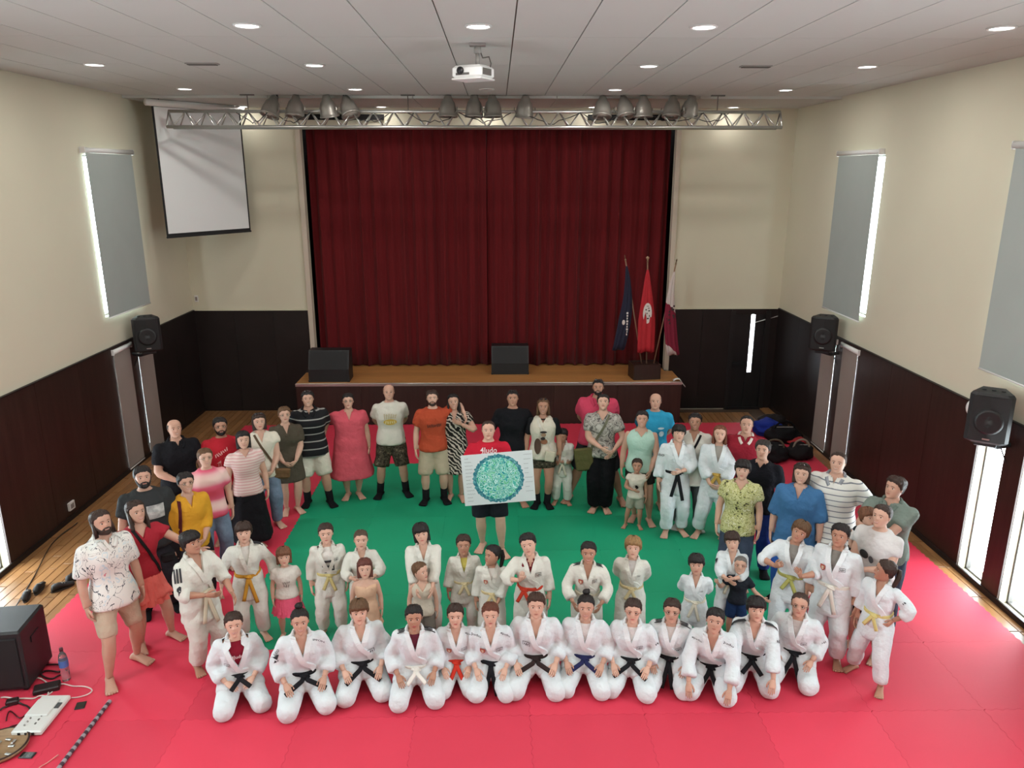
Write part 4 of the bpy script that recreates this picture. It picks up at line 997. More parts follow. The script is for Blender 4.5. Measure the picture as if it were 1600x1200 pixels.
def gi_trim(g, gk):
    S, root, rg = g.S, g.root, g.rg; o = .0065
    # lapels: from the back of the neck down the V, the overlapping one running on to the belt
    vb, vw = g.vb, g.vw; bt = .085; L1 = [(-.05, .322), (-.046, .30), (-vw*.85, .275), (-vw*.45, (vb+.275)/2), (0, vb), (.045, (vb+bt)/2), (.065, bt)]
    L2 = [(.05, .322), (.046, .30), (vw*.85, .275), (vw*.45, (vb+.275)/2), (.004, vb+.006)]
    if gk.get('open'): L1 = L1[:4]+[(-.02, vb), (-.03, bt)]; L2 = L2[:4]+[(.02, vb), (.03, bt)]
    ml = gk.get('lapel', m_gi_lapel if any(q[2] is m_gi for q in g.gar) else m_gi2)
    for i, Lp in enumerate((L2, L1)):
        b = MB(); strip(b, g, rg, Lp, .0155, o+.003+.004*i, .02); b.build('lapel', ml, root)
    b = MB()                                               # collar behind the neck
    pts = []
    for a in np.linspace(-.25, PI+.25, 15): pts.append(g.T(math.cos(a)*.05, -math.sin(a)*.046+.004, .322))
    b.tube(pts, [(.012*S, .02*S)]*15, 6); b.build('collar', ml, root, True)
    # belt
    bc = gk.get('belt', '#d9d4c4'); mbt = mat('belt_'+bc.strip('#'), bc, .8, bump=.3, bscale=120, spec=.2, stretch=(1, 1, 12)); t0 = .072 if not g.kneel else .068
    ts = [r[0] for r in rg]; w = np.interp(t0, ts, [r[1] for r in rg]); d = np.interp(t0, ts, [r[2] for r in rg]); yo = np.interp(t0, ts, [r[3] for r in rg])
    if not gk.get('nobelt'):
        hb = .0125; b = MB(); rr = [sring(g.T(0, yo, t0+dt), g.R, -g.F, (w+q)*S, (d+q)*S, 40) for dt, q in ((-hb, -.01), (-hb, .0075), (-hb*.7, .011), (hb*.7, .011), (hb, .0075), (hb, -.01))]; b.loft(rr)
        bl = b.build('belt', mbt, root)
        kx = gk.get('kx', 0); kp = surf(g, rg, kx, t0, .017); b = MB(); M3 = np.stack([g.R, g.F, g.U], 1)
        b.ell(kp, (.026*S, .013*S, .016*S), 10, 7, M3); b.tube([kp-g.R*.03*S+g.U*.008*S, kp+g.F*.008*S, kp+g.R*.03*S-g.U*.01*S], [(.010*S, .006*S), (.013*S, .008*S), (.010*S, .006*S)], 8); b.build('knot', mbt, bl, True)
        ln = gk.get('ends', .17)
        for s in (-1, 1):
            b = MB(); q = gk.get('spread', .05); up = g.U if not g.kneel else V3(0, 0, 1)
            pts = [kp]
            for k in np.linspace(.15, 1, 7):
                if g.kneel == 'seiza':
                    y = kp-g.R*0+g.R*s*q*k*S*1.2+g.F*S*(.03+.09*k)*gk.get('lap', .8)-V3(0, 0, 1)*ln*k*S*.62
                else: y = kp+g.R*s*q*k*S-g.U*ln*k*S*(1 if s > 0 else .85)+g.F*S*(.012+.02*k)
                pts.append(y)
            b.tube(pts, [(.0145*S, .0035*S)]*len(pts), 6, up=-g.F if not g.kneel else V3(0, 1, -.4)); b.build('belt_end', mbt, bl, True)
    # badges and brand marks on the jacket
    for k in gk.get('marks', []):
        kind, x, t = k[:3]
        if kind == 'shield':
            b = MB(); decal(b, g, rg, x, t, .036, *SHIELD, off=.008); q = b.build('badge', mat('badge_red', '#a8403a', .8), root)
            b = MB(); decal(b, g, rg, x, t, .024, *SHIELD, off=.010); b.build('badge_centre', mat('badge_gold', '#b98a6a', .8), q)
            b = MB(); decal(b, g, rg, x, t, .012, *text_mesh('S'), off=.012); b.build('badge_letter', mat('badge_letter', '#e6ded0', .8), q)
        elif kind == 'patch':
            b = MB(); w = k[3] if len(k) > 3 else .042; fr = np.array([(-.5, -.36), (.5, -.36), (.5, .36), (-.5, .36), (-.44, -.3), (.44, -.3), (.44, .3), (-.44, .3)])
            decal(b, g, rg, x, t, w, fr, [(0, 1, 5, 4), (1, 2, 6, 5), (2, 3, 7, 6), (3, 0, 4, 7)], off=.008, rot=k[4] if len(k) > 4 else 0)
            decal(b, g, rg, x, t, w*.72, *text_mesh('~3'), off=.009, rot=k[4] if len(k) > 4 else 0); b.build('chest_patch', m_dkprint, root)
        elif kind == 'text':
            b = MB(); decal(b, g, rg, x, t, k[4], *text_mesh(k[3]), off=.009, rot=k[5] if len(k) > 5 else 0); b.build('lettering', k[6] if len(k) > 6 else m_dkprint, root)
        elif kind == 'sleeve':                             # mark on the upper sleeve; x = side, t = fraction down the arm, k[3] = 'stripes' | text | 'bird'
            s = x; a = g.sh[s]+(g.el[s]-g.sh[s])*t; ax = nrm(g.el[s]-g.sh[s]); out = nrm(g.F*.75+g.R*s*.65); out = nrm(out-ax*np.dot(out, ax)); sd = np.cross(ax, out); b = MB(); r = .0445*S
            def put(V, Fc, w, rot=0):
                Q = []; c, sn = math.cos(rot), math.sin(rot)
                for X, Y in V: X, Y = (c*X-sn*Y)*w*S, (sn*X+c*Y)*w*S; Q.append(a+sd*X*(-1)-ax*Y+out*(math.sqrt(max(0, r*r-X*X))+.004*S))
                b.add(Q, Fc)
            if k[3] == 'stripes':
                for q in (-.018, 0, .018): V_, F_ = gridq(2, 6); put(V_*[.12, 1]+[q/.09, 0], F_, .09)
            elif k[3] == 'bird': put(np.array([(-.1, -.7), (.25, -.1), (.3, .4), (.1, .55), (-.25, .3), (-.3, 0), (-.12, -.2)]), [tuple(range(7))], .05)
            else: put(*text_mesh(k[3]), k[4] if len(k) > 4 else .06, k[5] if len(k) > 5 else 0)
            b.build('sleeve_mark', k[6] if len(k) > 6 else m_dkprint, root)
        elif kind == 'shoulder':                           # stripes over the shoulder
            s = x; b = MB()
            for q in (-.014, .0, .014):
                pts = [g.T(s*xx, q-.002, tt) for xx, tt in ((.06, .319), (.085, .311), (.11, .302), (.132, .285))]; b.tube(pts, [(.0048*S, .003*S)]*4, 5, up=V3(0, 0, 1))
            b.build('shoulder_stripe', m_dkprint, root)
        elif kind == 'shband':
            s = x; b = MB(); pts = [g.T(s*xx, .012, tt) for xx, tt in ((.055, .322), (.08, .315), (.105, .306), (.128, .29), (.14, .265))]; b.tube(pts, [(.016*S, .004*S)]*5, 6, up=V3(0, 0, 1)); b.build('shoulder_band', m_dkprint, root)
        elif kind == 'shtext':
            s = x; b = MB(); V_, F_ = text_mesh(k[3]); Q = []
            for X, Y in V_:
                xx = .098+X*.062*s*s; q = s*xx; tt = np.interp(xx, [.05, .07, .09, .11, .13], [.325, .319, .311, .300, .285]); Q.append(g.T(s*(.098)+X*.066, .032+Y*-.0+0, tt+0)+g.F*(.03*S)+g.U*(Y*.055*S-.012*S))
            b.add(Q, F_); b.build('lettering', m_dkprint, root)
def hair(g, hc):
    sp, root = g.sp, g.root; st = sp.get('style', 'short'); seed = sp.get('seed', 0); m = hair_mat(hc)
    if st == 'none': return
    P = {'short': dict(), 'buzz': dict(thick=.018, top=.02, lock=.003), 'fringe': dict(front=.13, temple=.06, side=-.12, thick=.075, top=.075, back=-.38), 'mop': dict(front=.17, temple=.02, side=-.16, thick=.085, top=.085, lock=.022, back=-.4),
         'bald': dict(front=.42, temple=.16, side=-.05, thick=.032, top=.02, lock=.002, crown_max=.24), 'receding': dict(front=.36, temple=.19, thick=.03, top=.03, lock=.005), 'quiff': dict(front=.27, thick=.04, top=.085),
         'tied': dict(front=.27, temple=.12, side=-.06, back=-.34, thick=.045, top=.05, lock=.007), 'bun': dict(front=.30, temple=.16, side=-.03, thick=.025, top=.03, lock=.005), 'topbun': dict(front=.30, temple=.14, side=-.03, thick=.03, top=.04, lock=.006),
         'pony': dict(front=.29, temple=.14, side=-.04, thick=.03, top=.035, lock=.006), 'long': dict(front=.30, temple=.16, side=-.1, thick=.04, top=.04), 'bob': dict(front=.24, temple=.12, side=-.2, thick=.06, top=.06), 'bobfringe': dict(front=.12, temple=.02, side=-.25, thick=.07, top=.07)}[st]
    v, f = hair_shell(seed=seed, **P); v = v.copy(); Vs, Fl = [v], [(f, 0)]; n = len(v); b = MB()
    if st in ('long', 'bob', 'bobfringe'):
        zb = {'long': sp.get('hlen', -1.0), 'bob': -.48, 'bobfringe': -.40}[st]; rings = []; nn = 30; a = np.linspace(0, 2*PI, nn, endpoint=False)
        for i, z in enumerate(np.linspace(.22, zb, 10)):
            t = i/9; w = .385-.02*t if st == 'long' else .40; fr = .06+.06*t if st != 'long' else .04; bk = .44-.10*t; wob = 1+.035*np.sin(8*a+seed+3*t)+.02*np.sin(15*a+seed)
            y = np.where(np.sin(a) < 0, np.sin(a)*fr, np.sin(a)*bk); rings.append(np.stack([np.cos(a)*w*wob, y*wob+.03, np.full(nn, z)+.02*np.sin(5*a)*t], 1))
        b.loft(rings)
        if st == 'long':
            for s in (-1, 1): b.tube([(s*.33, -.02, .1), (s*.355, -.07, -.2), (s*.36, -.12, -.55), (s*.32, -.16, zb*.98)], [.06, .075, .085, .03], 8)
    elif st == 'bun': b.ell((0, .42, .12), (.15, .13, .15), 14, 9); b.ell((.03, .5, .16), (.09, .06, .09), 10, 7)
    elif st == 'topbun': b.ell((0, .18, .60), (.17, .16, .14), 14, 9); b.ell((.08, .22, .66), (.08, .08, .08), 8, 6); b.ell((-.09, .14, .64), (.07, .08, .07), 8, 6)
    elif st == 'pony': sd = sp.get('pside', 0); b.tube([(0, .40, .2), (sd*.1, .55, .18), (sd*.25, .58, -.1), (sd*.3, .5, -.5), (sd*.3, .44, -.8)], [.05, .10, .12, .10, .02], 10)
    elif st == 'tied': b.tube([(0, .40, -.05), (.05, .49, -.15), (.16, .46, -.42), (.2, .38, -.62)], [.08, .11, .09, .02], 8)
    if b.n: bv, bf = mb_faces(b, n); Vs.append(bv); Fl += bf
    link('hair', arr_mesh('hair', frame_xf(g, np.concatenate(Vs)), Fl, [m]), root)
def glasses(g, col):
    b = MB(); mf = mat('glasses_'+col.strip('#'), col, .35); y = min(face_y(.135, 0), face_y(.135, -.03))-.035
    for s in (-1, 1):
        a = np.linspace(0, 2*PI, 15); pts = [(s*.14+.085*math.cos(q), y+.012*abs(math.cos(q)), -.015+.058*math.sin(q)) for q in a]; b.tube(pts, .0085, 5, caps=False)
        b.tube([(s*.225, y+.01, .0), (s*.33, y+.14, .01), (s*.345, .02, .0)], .008, 5)
    b.tube([(-.055, y, .0), (0, y-.012, .006), (.055, y, .0)], .008, 5)
    v, f = mb_faces(b); o = link('glasses', arr_mesh('glasses', frame_xf(g, v), f, [mf]), g.root)
    for s in (-1, 1):
        b = MB(); dv, df = disc(14, .08, .053); b.add([(s*.14+x, y, -.015+z) for x, z in dv], df); v, f = mb_faces(b); link('lens', arr_mesh('lens', frame_xf(g, v), f, [m_lensclear]), o)
def shades(g):
    b = MB(); b2 = MB(); M = rotm('X', -.75); off = V3(0, -.285, .49)
    for s in (-1, 1):
        a = np.linspace(0, 2*PI, 15); pts = [off+M@V3(s*.14+.085*math.cos(q), 0, .055*math.sin(q)) for q in a]; b.tube(pts, .012, 5, caps=False)
        b.tube([off+M@V3(s*.225, .01, 0), V3(s*.385, -.04, .36), V3(s*.40, .12, .2)], .010, 5)
        b2.ell(off+M@V3(s*.14, 0, 0), (.08, .012, .05), 10, 6, M)
    b.tube([off+M@V3(-.06, 0, .01), off+M@V3(.06, 0, .01)], .010, 5)
    v, f = mb_faces(b); o = link('sunglasses', arr_mesh('sunglasses', frame_xf(g, v), f, [m_glassfr]), g.root)
    v, f = mb_faces(b2); link('lens', arr_mesh('lens', frame_xf(g, v), f, [m_sunlens]), o)
# ================================================================ the people in the photograph
GI = dict(k='gi', c=m_gi); GP = dict(k='gipants', c=m_gi); GI2 = dict(k='gi', c=m_gi2); GP2 = dict(k='gipants', c=m_gi2)
def gi(**k): return dict(GI, **k)
def gi2(**k): return dict(GI2, **k)
def tee(c, **k): return dict(k='tee', c=c, **k)
def polo(c, **k): return dict(k='polo', c=c, **k)
BLK, WHT, YEL, RED = '#17171b', '#cfc7b2', '#cdb877', '#c03a2c'
GK, GS, GC = 'kneeling judoka in the front row', 'grown-ups standing behind', 'children standing between the rows'
SK1, SK2, SK3, SK4 = '#c89f8b', '#ba907c', '#a97d67', '#946449'
DK, BR, LB, BLN, AUB = '#191312', '#33221a', '#5b4029', '#8b6b45', '#5a3020'
# ---- shirt prints
def txt(s, x, t, w, col, off=.009, name='lettering', rot=0, asp=1, under=False):
    def fn(g): b = MB(); decal(b, g, g.rgu if under else g.rg, x, t, w, *text_mesh(s), off=off, rot=rot, asp=asp); b.build(name, mat('print_'+col.strip('#'), col, .8), g.root)
    return fn
def blob(x, t, w, h, m, off=.008, name='print', rect=False, under=False):
    def fn(g): b = MB(); V, F_ = gridq(7, 7) if rect else disc(20); decal(b, g, g.rgu if under else g.rg, x, t, w, V, F_, off=off, asp=h/w); b.build(name, m if not isinstance(m, str) else mat('print_'+m.strip('#'), m, .8), g.root)
    return fn
def collar(col, open_=.02):
    def fn(g):
        S = g.S; b = MB(); m = cloth(col, .3); rg = g.rg; top = rg[-1][0]
        pts = [g.T(math.cos(a)*.049, -math.sin(a)*.046+.004, top+.004) for a in np.linspace(-.2, PI+.2, 13)]; b.tube(pts, [(.010*S, .018*S)]*13, 6)
        for s in (-1, 1): strip(b, g, rg, [(s*.046, top-.002), (s*.036, top-.024), (s*.022, top-.042)], .010, .009)
        b.build('collar', m, g.root, True)
    return fn
def neckband(col, r=.047):
    def fn(g):
        S = g.S; b = MB(); t = g.rg[-1][0]; pts = [g.T(math.cos(a)*r, math.sin(a)*(r-.003)+.004, t-.004+(-.010 if math.sin(a) > 0 else .004)*abs(math.sin(a))) for a in np.linspace(0, 2*PI, 21)]
        b.tube(pts, .0058*S, 6, caps=False); b.build('neckband', cloth(col, .3), g.root, True)
    return fn
def tri(x, t, w, h, col):
    def fn(g): b = MB(); decal(b, g, g.rg, x, t, w, np.array([(-.5, -.5), (.5, -.5), (.3, .5)]), [(0, 1, 2)], off=.010, asp=h/w); b.build('print', mat('print_'+col.strip('#'), col, .8), g.root)
    return fn
def bag(label, side, col, strapc, size=(.24, .09, .2), drop=-.06, fwd=.05, cross=True, cat='bag', name='shoulder_bag', out=.02):
    """a bag worn by a person: a thing of its own, hung at the person's hip (side: -1 image left, 1 image right)"""
    def fn(g):
        S = g.S; r = tag(empty(name, g.root.location, g.root.rotation_euler[2]), label, cat); b = MB(); rg = g.rg
        o = side if not cross else -side
        ms = cloth(strapc, .3)
        path = [(o*.052, .308), (o*.035, .27), (o*.012, .22), (-o*.02, .16), (-o*.05, .10), (-o*.078, .04), (-o*.09, .0)] if cross else [(side*.072, .296), (side*.078, .26), (side*.082, .2), (side*.085, .12), (side*.09, .05)]
        strip(b, g, rg, path, .009, .010, .008); b.build('strap', ms, r)
        c = g.T(side*(.115*g.bw+out), fwd, drop); bb = MB(); bb.box((0, 0, 0), size, 0, .03); v, f, _ = bb.arrays()
        v = v.copy(); v[:, 0] *= 1+.12*np.cos(v[:, 2]*9); M3 = rotm('Y', side*.15)
        b = MB(); b.add(v@M3.T+c, f); b.build('pouch', cloth(col, .4), r, False)
        b = MB(); fl = v.copy(); fl[:, 2] = fl[:, 2]*.5+size[2]*.25; fl[:, 1] *= 1.12; b.add(fl@M3.T+c, f); b.build('flap', cloth(col, .4), r, False)
    return fn
def skirt_tulle(col, hem, fl, lay=3):
    """layers of gathered net standing out from the waist"""
    def fn(g):
        S = g.S
        for k in range(lay):
            n = 90; a = np.linspace(0, 2*PI, n, endpoint=False); rr = []
            for q in np.linspace(0, 1, 7):
                t = .06+(hem+.03*k-.06)*q; w = (.095+fl*q*(1-.12*k))*g.bw; d = (.078+fl*q*(1-.12*k))*g.bw; wob = 1+.07*q*np.sin(17*a+k*2)+.03*q*np.sin(31*a+k)
                cc = g.T(0, 0, t); rr.append(cc+np.outer(np.cos(a)*w*wob*S, g.R)+np.outer(np.sin(a)*d*wob*S, g.F))
            b = MB(); b.loft(rr, False); b.build('ruffle', cloth(col, .5), g.root, True)
    return fn
m_floral = ramp_mat('white_shirt_with_dark_twigs', 'noise', 7, [(0, '#d8d6d0'), (.452, '#d8d6d0'), (.468, '#3a4048'), (.482, '#d8d6d0'), (.60, '#b7cbd2'), (.63, '#d8d6d0'), (.70, '#c98088'), (.72, '#d8d6d0')], distort=1.5, stretch=(1, 1, .8))
m_camo = ramp_mat('camouflage_cloth', 'noise', 22, [(0, '#2a251e'), (.45, '#4b4435'), (.55, '#332c24'), (.62, '#6a6150')], distort=.4)
m_zebra = ramp_mat('black_white_swirl_cloth', 'wave', 9, [(0, '#1b1816'), (.62, '#b9aea2')], distort=9, axis='DIAGONAL')
m_greypat = ramp_mat('grey_patterned_cloth', 'noise', 12, [(0, '#5c5a57'), (.42, '#a39f98'), (.52, '#77746f'), (.58, '#b5b1aa')], distort=1)
m_yelflor = ramp_mat('yellow_green_floral_cloth', 'noise', 26, [(0, '#3c3b2c'), (.36, '#a5a56a'), (.46, '#c2c18e'), (.56, '#8a8c50'), (.62, '#d4d2b0')], distort=.6)
m_tiedye = ramp_mat('pink_tie_dye_cloth', 'wave', .9, [(0, '#c8485e'), (.45, '#d4607a'), (.8, '#e2b3b3'), (1, '#e6c4bd')], distort=3, axis='Z', const=False)
m_pinkstr = ramp_mat('pink_striped_cloth', 'wave', 9, [(0, '#cfa7a4'), (.55, '#d9c9c4')], axis='Z', distort=.6)
m_blkstr = ramp_mat('black_cloth_with_grey_stripes', 'wave', 2.9, [(0, '#17171a'), (.94, '#8d8c88')], axis='Z', distort=.5)
m_whtstr = ramp_mat('white_cloth_with_grey_stripes', 'wave', 5.0, [(0, '#d3d2cc'), (.93, '#70747c')], axis='Z', distort=.3)
m_jeans = mat('faded_denim', '#6d7d92', .85, var=.25, vscale=9, bump=.4, bscale=16, spec=.15, bdist=.03)
m_jeansd = mat('dark_denim', '#3c4658', .85, var=.2, vscale=9, bump=.4, bscale=16, spec=.15, bdist=.03)
m_photo = ramp_mat('grey_photo_print', 'noise', 14, [(0, '#4b4c4c'), (.4, '#9a9b98'), (.6, '#c4c4c0')], const=False)
P = person
# ---- standing grown-ups, from the projection screen side round to the flag side
P('bearded man with long dark hair in white patterned shirt and beige shorts', 152, 797, 1.72, polo(m_floral, sl=.85, hem=-.075, e=.014, flare=.026), dict(k='shorts', c='#b8a590', to=.9, r1=.047), GS, hair=BR, style='long', hlen=-.42, beard=1.2, bw=.95, skin=SK2, smile=.9, turn=.35, hy=.1, extra=[collar('#d3d1cb')], fL=(.1, .05), fR=(.1, -.05), aR='down')
P('woman with long brown hair in red top and coral ruffled skirt, hand reaching out', 207, 782, 1.60, dict(k='tank', c='#9c2733', hem=-.02, sl=.45, v=(.235, .05)), dict(k='skirt', c='#d96a62', hem=-.16, flare2=.05), GS, hair=BR, style='long', hlen=-1.25, skin=SK2, smile=1, turn=.35, hy=.1, side=.06, aL=(.30, .22, .12, .5, -.4, -.8), extra=[skirt_tulle('#d96a62', -.19, .07, 2), bag('thin black crossbody strap and small pouch on the woman in red', 1, '#1c1a1b', '#1c1a1b', (.12, .06, .1), .08, .09)], fL=(.13, -.02), fR=(.06, .0))
P('bearded man in dark grey t-shirt with a grey photo print', 220, 728, 1.72, tee('#2f3132', e=.02), dict(k='trousers', c='#26252a'), GS, hair=DK, style='short', beard=1.1, skin=SK2, smile=.4, bw=1.12, turn=.1, feet='shoe', extra=[neckband('#6d6c68'), blob(.035, .2, .10, .09, m_photo, rect=True)], seed=3)
P('balding man in black polo shirt and black trousers beside the taupe blinds', 270, 655, 1.76, polo('#16161a'), dict(k='trousers', c='#1b1a1e'), GS, hair='#3a2e28', style='bald', skin=SK2, smile=1, bw=1.15, turn=.2, feet='shoe', aR=(.05, .14, .06), extra=[collar('#16161a')])
P('woman with short black hair and glasses in mustard yellow blouse', 287, 738, 1.56, dict(k='blouse', c='#c8922c', hem=-.07, sl=1.45, e=.016, cuff=.03), dict(k='trousers', c='#232228'), GS, hair=DK, style='short', skin=SK2, smile=1, glasses='#1c1a1d', turn=.25, aL='front', aR='down', extra=[bag('black shoulder bag with dark red strap on the woman in yellow', -1, '#1d1a1c', '#4d1c20', (.26, .1, .26), -.05, .03, False)])
P('woman with glasses and tied hair in pink tie-dye t-shirt and pale jeans', 318, 700, 1.58, tee(m_tiedye, hem=-.06, e=.016), dict(k='trousers', c=m_jeans, r1=.05), GS, hair=LB, style='tied', skin=SK1, smile=.8, glasses='#6a5548', turn=.2, feet='bare')
P('man with glasses and goatee in red t-shirt with white lettering', 342, 652, 1.70, tee('#ac2430', e=.016), dict(k='shorts', c='#4a2b2c', to=.95), GS, hair=DK, style='short', skin=SK3, beard=.5, smile=.3, glasses='#3a3534', turn=.1, extra=[neckband('#8e1c28'), txt('~7', -.02, .225, .11, '#d0a09c', rot=.5), tri(.0, .175, .12, .07, '#c99a94'), txt('~4', -.02, .115, .07, '#b0605c', asp=1.6)], seed=1)
P('woman with dark tied hair in pink striped t-shirt and long black skirt', 378, 673, 1.58, tee(m_pinkstr, hem=-.05, sl=.4, v=(.26, .04)), dict(k='skirt', c='#17161a', hem=-.45, flare2=.045, pleat=5), GS, fL=(.04, 0), fR=(.04, 0), hair=DK, style='bob', skin=SK1, smile=.8, turn=.1, aR='down', aL='down')
P('woman with sunglasses on her head in white sleeveless blouse and torn jeans', 403, 645, 1.64, dict(k='blouse', c='#d5cebf', hem=-.06, sl=.3, e=.014), dict(k='trousers', c=m_jeans), GS, hair=BR, style='bob', skin=SK1, smile=.5, shades=True, turn=.1, arms='front', extra=[bag('small brown crossbody bag on the woman in the white blouse', 1, '#6b5138', '#5a4a3a', (.2, .07, .15), -.05, .06)])
P('woman with glasses in short olive brown dress, hands clasped', 443, 635, 1.58, dict(k='dress', c='#4c453a', hem=-.2, flare2=.015, sl=.7), None, GS, hair=LB, style='short', skin=SK1, smile=.5, glasses='#2d2422', arms='front', bw=1.08, turn=.1, seed=5, fL=(.05, 0), fR=(.05, 0))
P('man in black striped polo with white shorts and sunglasses on his head', 480, 610, 1.74, polo(m_blkstr, hem=-.07, e=.018), dict(k='shorts', c='#c9c4b6', to=.95), GS, hair=DK, style='short', skin=SK2, smile=.8, shades=True, bw=1.12, feet='sock', arms='back', fL=(.12, -.03), fR=(.06, .02), extra=[collar('#1c1c1f')])
P('woman with glasses in loose coral pink dress below the stage', 543, 614, 1.62, dict(k='dress', c='#c75562', hem=-.30, flare2=.045, sl=.5, e=.02), None, GS, hair=DK, style='tied', skin=SK1, smile=.5, glasses='#2d2422', bw=1.22, belly=.4, aL='down', aR=(.24, -.02, .06, .6, -.8, -.4), fL=(.05, 0), fR=(.05, 0))
P('balding man in white t-shirt with yellow print and camouflage shorts', 607, 600, 1.74, tee('#c9c6bb', e=.016), dict(k='shorts', c=m_camo, to=.92), GS, hair='#6a5040', style='bald', skin=SK2, smile=.8, feet='sock', arms='back', extra=[neckband('#bdbab0'), blob(0, .165, .11, .055, '#c9a646'), txt('~6', 0, .215, .11, '#b5a98c', asp=1.8), txt('~5', 0, .165, .09, '#e0d3a0', off=.012)], fL=(.11, 0), fR=(.11, 0))
P('man with short beard in orange t-shirt and beige shorts, arm round the woman', 675, 609, 1.72, tee('#a8472e', e=.016), dict(k='shorts', c='#a79c85', to=.98), GS, hair=BR, style='short', skin=SK1, beard=.3, smile=.3, feet='sock', aL=(.262, .02, .262, .3, -.8, .3, ((.3, .5, -.7), (0, -.3, -1), (0, 1, 0), .6)), aR='down', extra=[neckband('#97402a'), txt('~9', .01, .19, .12, '#3d2019', rot=.08, asp=1.3)])
P('woman with long dark hair in black and white swirl patterned dress', 707, 615, 1.64, dict(k='dress', c=m_zebra, hem=-.24, flare2=.03, sl=.45, e=.012), None, GS, hair=DK, style='long', hlen=-.8, skin=SK2, smile=.9, hr=-.08, aR='down', aL=(.06, .12, .23, 1, .2, -.8), fL=(.05, 0), fR=(.05, .02))
HOLD = P('man in red judo t-shirt and dark shorts holding up the painted board', 763, 657, 1.76, tee('#b81f33', e=.018), dict(k='shorts', c='#1d2026', to=.9), GS, hair=BR, style='receding', skin=SK1, smile=.6, bw=1.02, aL=(.15, .145, .03, .5, -.6, -.6), aR=(.15, .145, .03, .5, -.6, -.6), extra=[neckband('#a21b2d'), txt('4Judo', 0, .272, .115, '#e0cfcf'), blob(0, .255, .10, .006, '#e0cfcf', rect=True)], fL=(.09, -.05), fR=(.05, .04))
P('man with sunglasses on his shaved head in black long-sleeved shirt', 801, 609, 1.74, tee('#141418', sl=1.7, e=.016, cuff=.03), dict(k='trousers', c='#1a1a1f'), GS, hair='#1d1715', style='buzz', skin=SK3, smile=.5, shades=True, arms='wide', brow=DK)
P('woman in white sports top with black sleeves and patterned shorts', 849, 622, 1.64, dict(k='tee', c='#cdc6b6', hem=-.06, sl=.0, v=(.255, .035), e=.014), dict(k='shorts', c=m_camo, to=.55), GS, hair=LB, style='long', hlen=-.55, skin=SK3, smile=.8, feet='sock', shades=True, arms='down', under=tee('#17171a', sl=.7, e=.004, v=(.25, .03)), extra=[neckband('#17171a', .05), blob(.005, .20, .06, .022, '#2a2422'), blob(.005, .175, .045, .032, '#9a7a60'), blob(-.045, .07, .06, .14, '#4a3527', off=.012), blob(.01, .11, .06, .05, '#8a5a40', off=.010), blob(.0, .14, .04, .03, '#2a2422', off=.012), bag('small white pouch on a white strap worn by the woman with black sleeves', 1, '#c5bda9', '#c9c4b8', (.13, .04, .16), -.01, .125, out=-.055)], fL=(.045, 0), fR=(.045, 0))
P('tiny girl in judogi beside the woman in the sports top', 879, 670, 1.17, gi2(sl=1.7), GP2, GC, gi=dict(belt=WHT), hair=DK, style='tied', skin=SK3, hp=.15, hy=-.2, arms='fold', smile=.4)
P('tall man in pink polo shirt with sunglasses on his head, feet apart', 935, 592, 1.88, polo('#c0425c', e=.016), dict(k='shorts', c='#2c2a30', to=1.0), GS, hair=DK, style='buzz', skin=SK3, beard=.4, smile=1, bw=1.15, shades=True, arms='back', fL=(.2, 0), fR=(.2, 0), extra=[collar('#c0425c')])
P('woman in grey patterned t-shirt and wide black trousers, face lifted', 943, 616, 1.74, tee(m_greypat, v=(.25, .045)), dict(k='trousers', c='#141418', r1=.06), GS, hair=DK, style='tied', skin=SK1, smile=.6, hp=-.45, aL=(.09, .12, .03), aR=(.0, .14, .06), fL=(.04, 0), fR=(.04, 0), extra=[bag('olive green tote bag on the woman in wide black trousers', -1, '#5d5a38', '#6b6a58', (.26, .08, .34), -.07, .06)])
P('woman in mint green vest top and striped shorts behind the toddler', 1004, 641, 1.62, dict(k='tank', c='#a9c8ba', hem=-.05, v=(.25, .055)), dict(k='shorts', c='#2a2624', to=.6), GS, hair=DK, style='tied', skin=SK2, smile=1, bw=1.05, aR='down', aL=(.09, .1, -.02), fL=(.1, -.02), fR=(.03, .04))
P('toddler in white printed top and grey shorts', 996, 716, 1.0, tee('#cdc5b8', sl=.3), dict(k='shorts', c='#8d8f80', to=.8), GC, hair=BR, style='tied', skin=SK3, smile=.3, aR=(.03, .12, .1), fL=(.07, 0), fR=(.13, 0), extra=[blob(0, .14, .09, .06, m_zebra)])
P('balding man in bright blue t-shirt behind the woman in mint', 1025, 614, 1.72, tee('#2f93b8', e=.016), dict(k='shorts', c='#3a3a40', to=.95), GS, hair='#5a4a42', style='bald', skin=SK2, smile=.4, arms='back', extra=[neckband('#2a86a8'), blob(.055, .2, .05, .02, '#b9d6de'), blob(.06, .15, .04, .05, '#b9d6de')])
P('boy in white judogi with long black belt beside the woman with a black strap', 1062, 663, 1.54, gi(), GP, GC, gi=dict(belt=BLK, ends=.24, marks=[('sleeve', -1, .35, 'JUDO', .07, .2)]), hair=DK, style='fringe', skin=SK1, smile=.2, aR='down', aL=(.02, .12, .1), hr=.1, turn=.2, fR=(.06, -.03))
P('woman in white shirt with broad black shoulder strap and grey trousers', 1087, 645, 1.65, dict(k='blouse', c='#cfccc3', hem=-.1, sl=1.0, e=.016), dict(k='trousers', c='#4e5456'), GS, hair=DK, style='tied', skin=SK3, smile=1, shades=True, feet='sock', footc='#c9cac6', extra=[bag('black handbag on broad strap between the two judogi children', -1, '#1b1b1d', '#141416', (.2, .07, .16), -.04, -.02)])
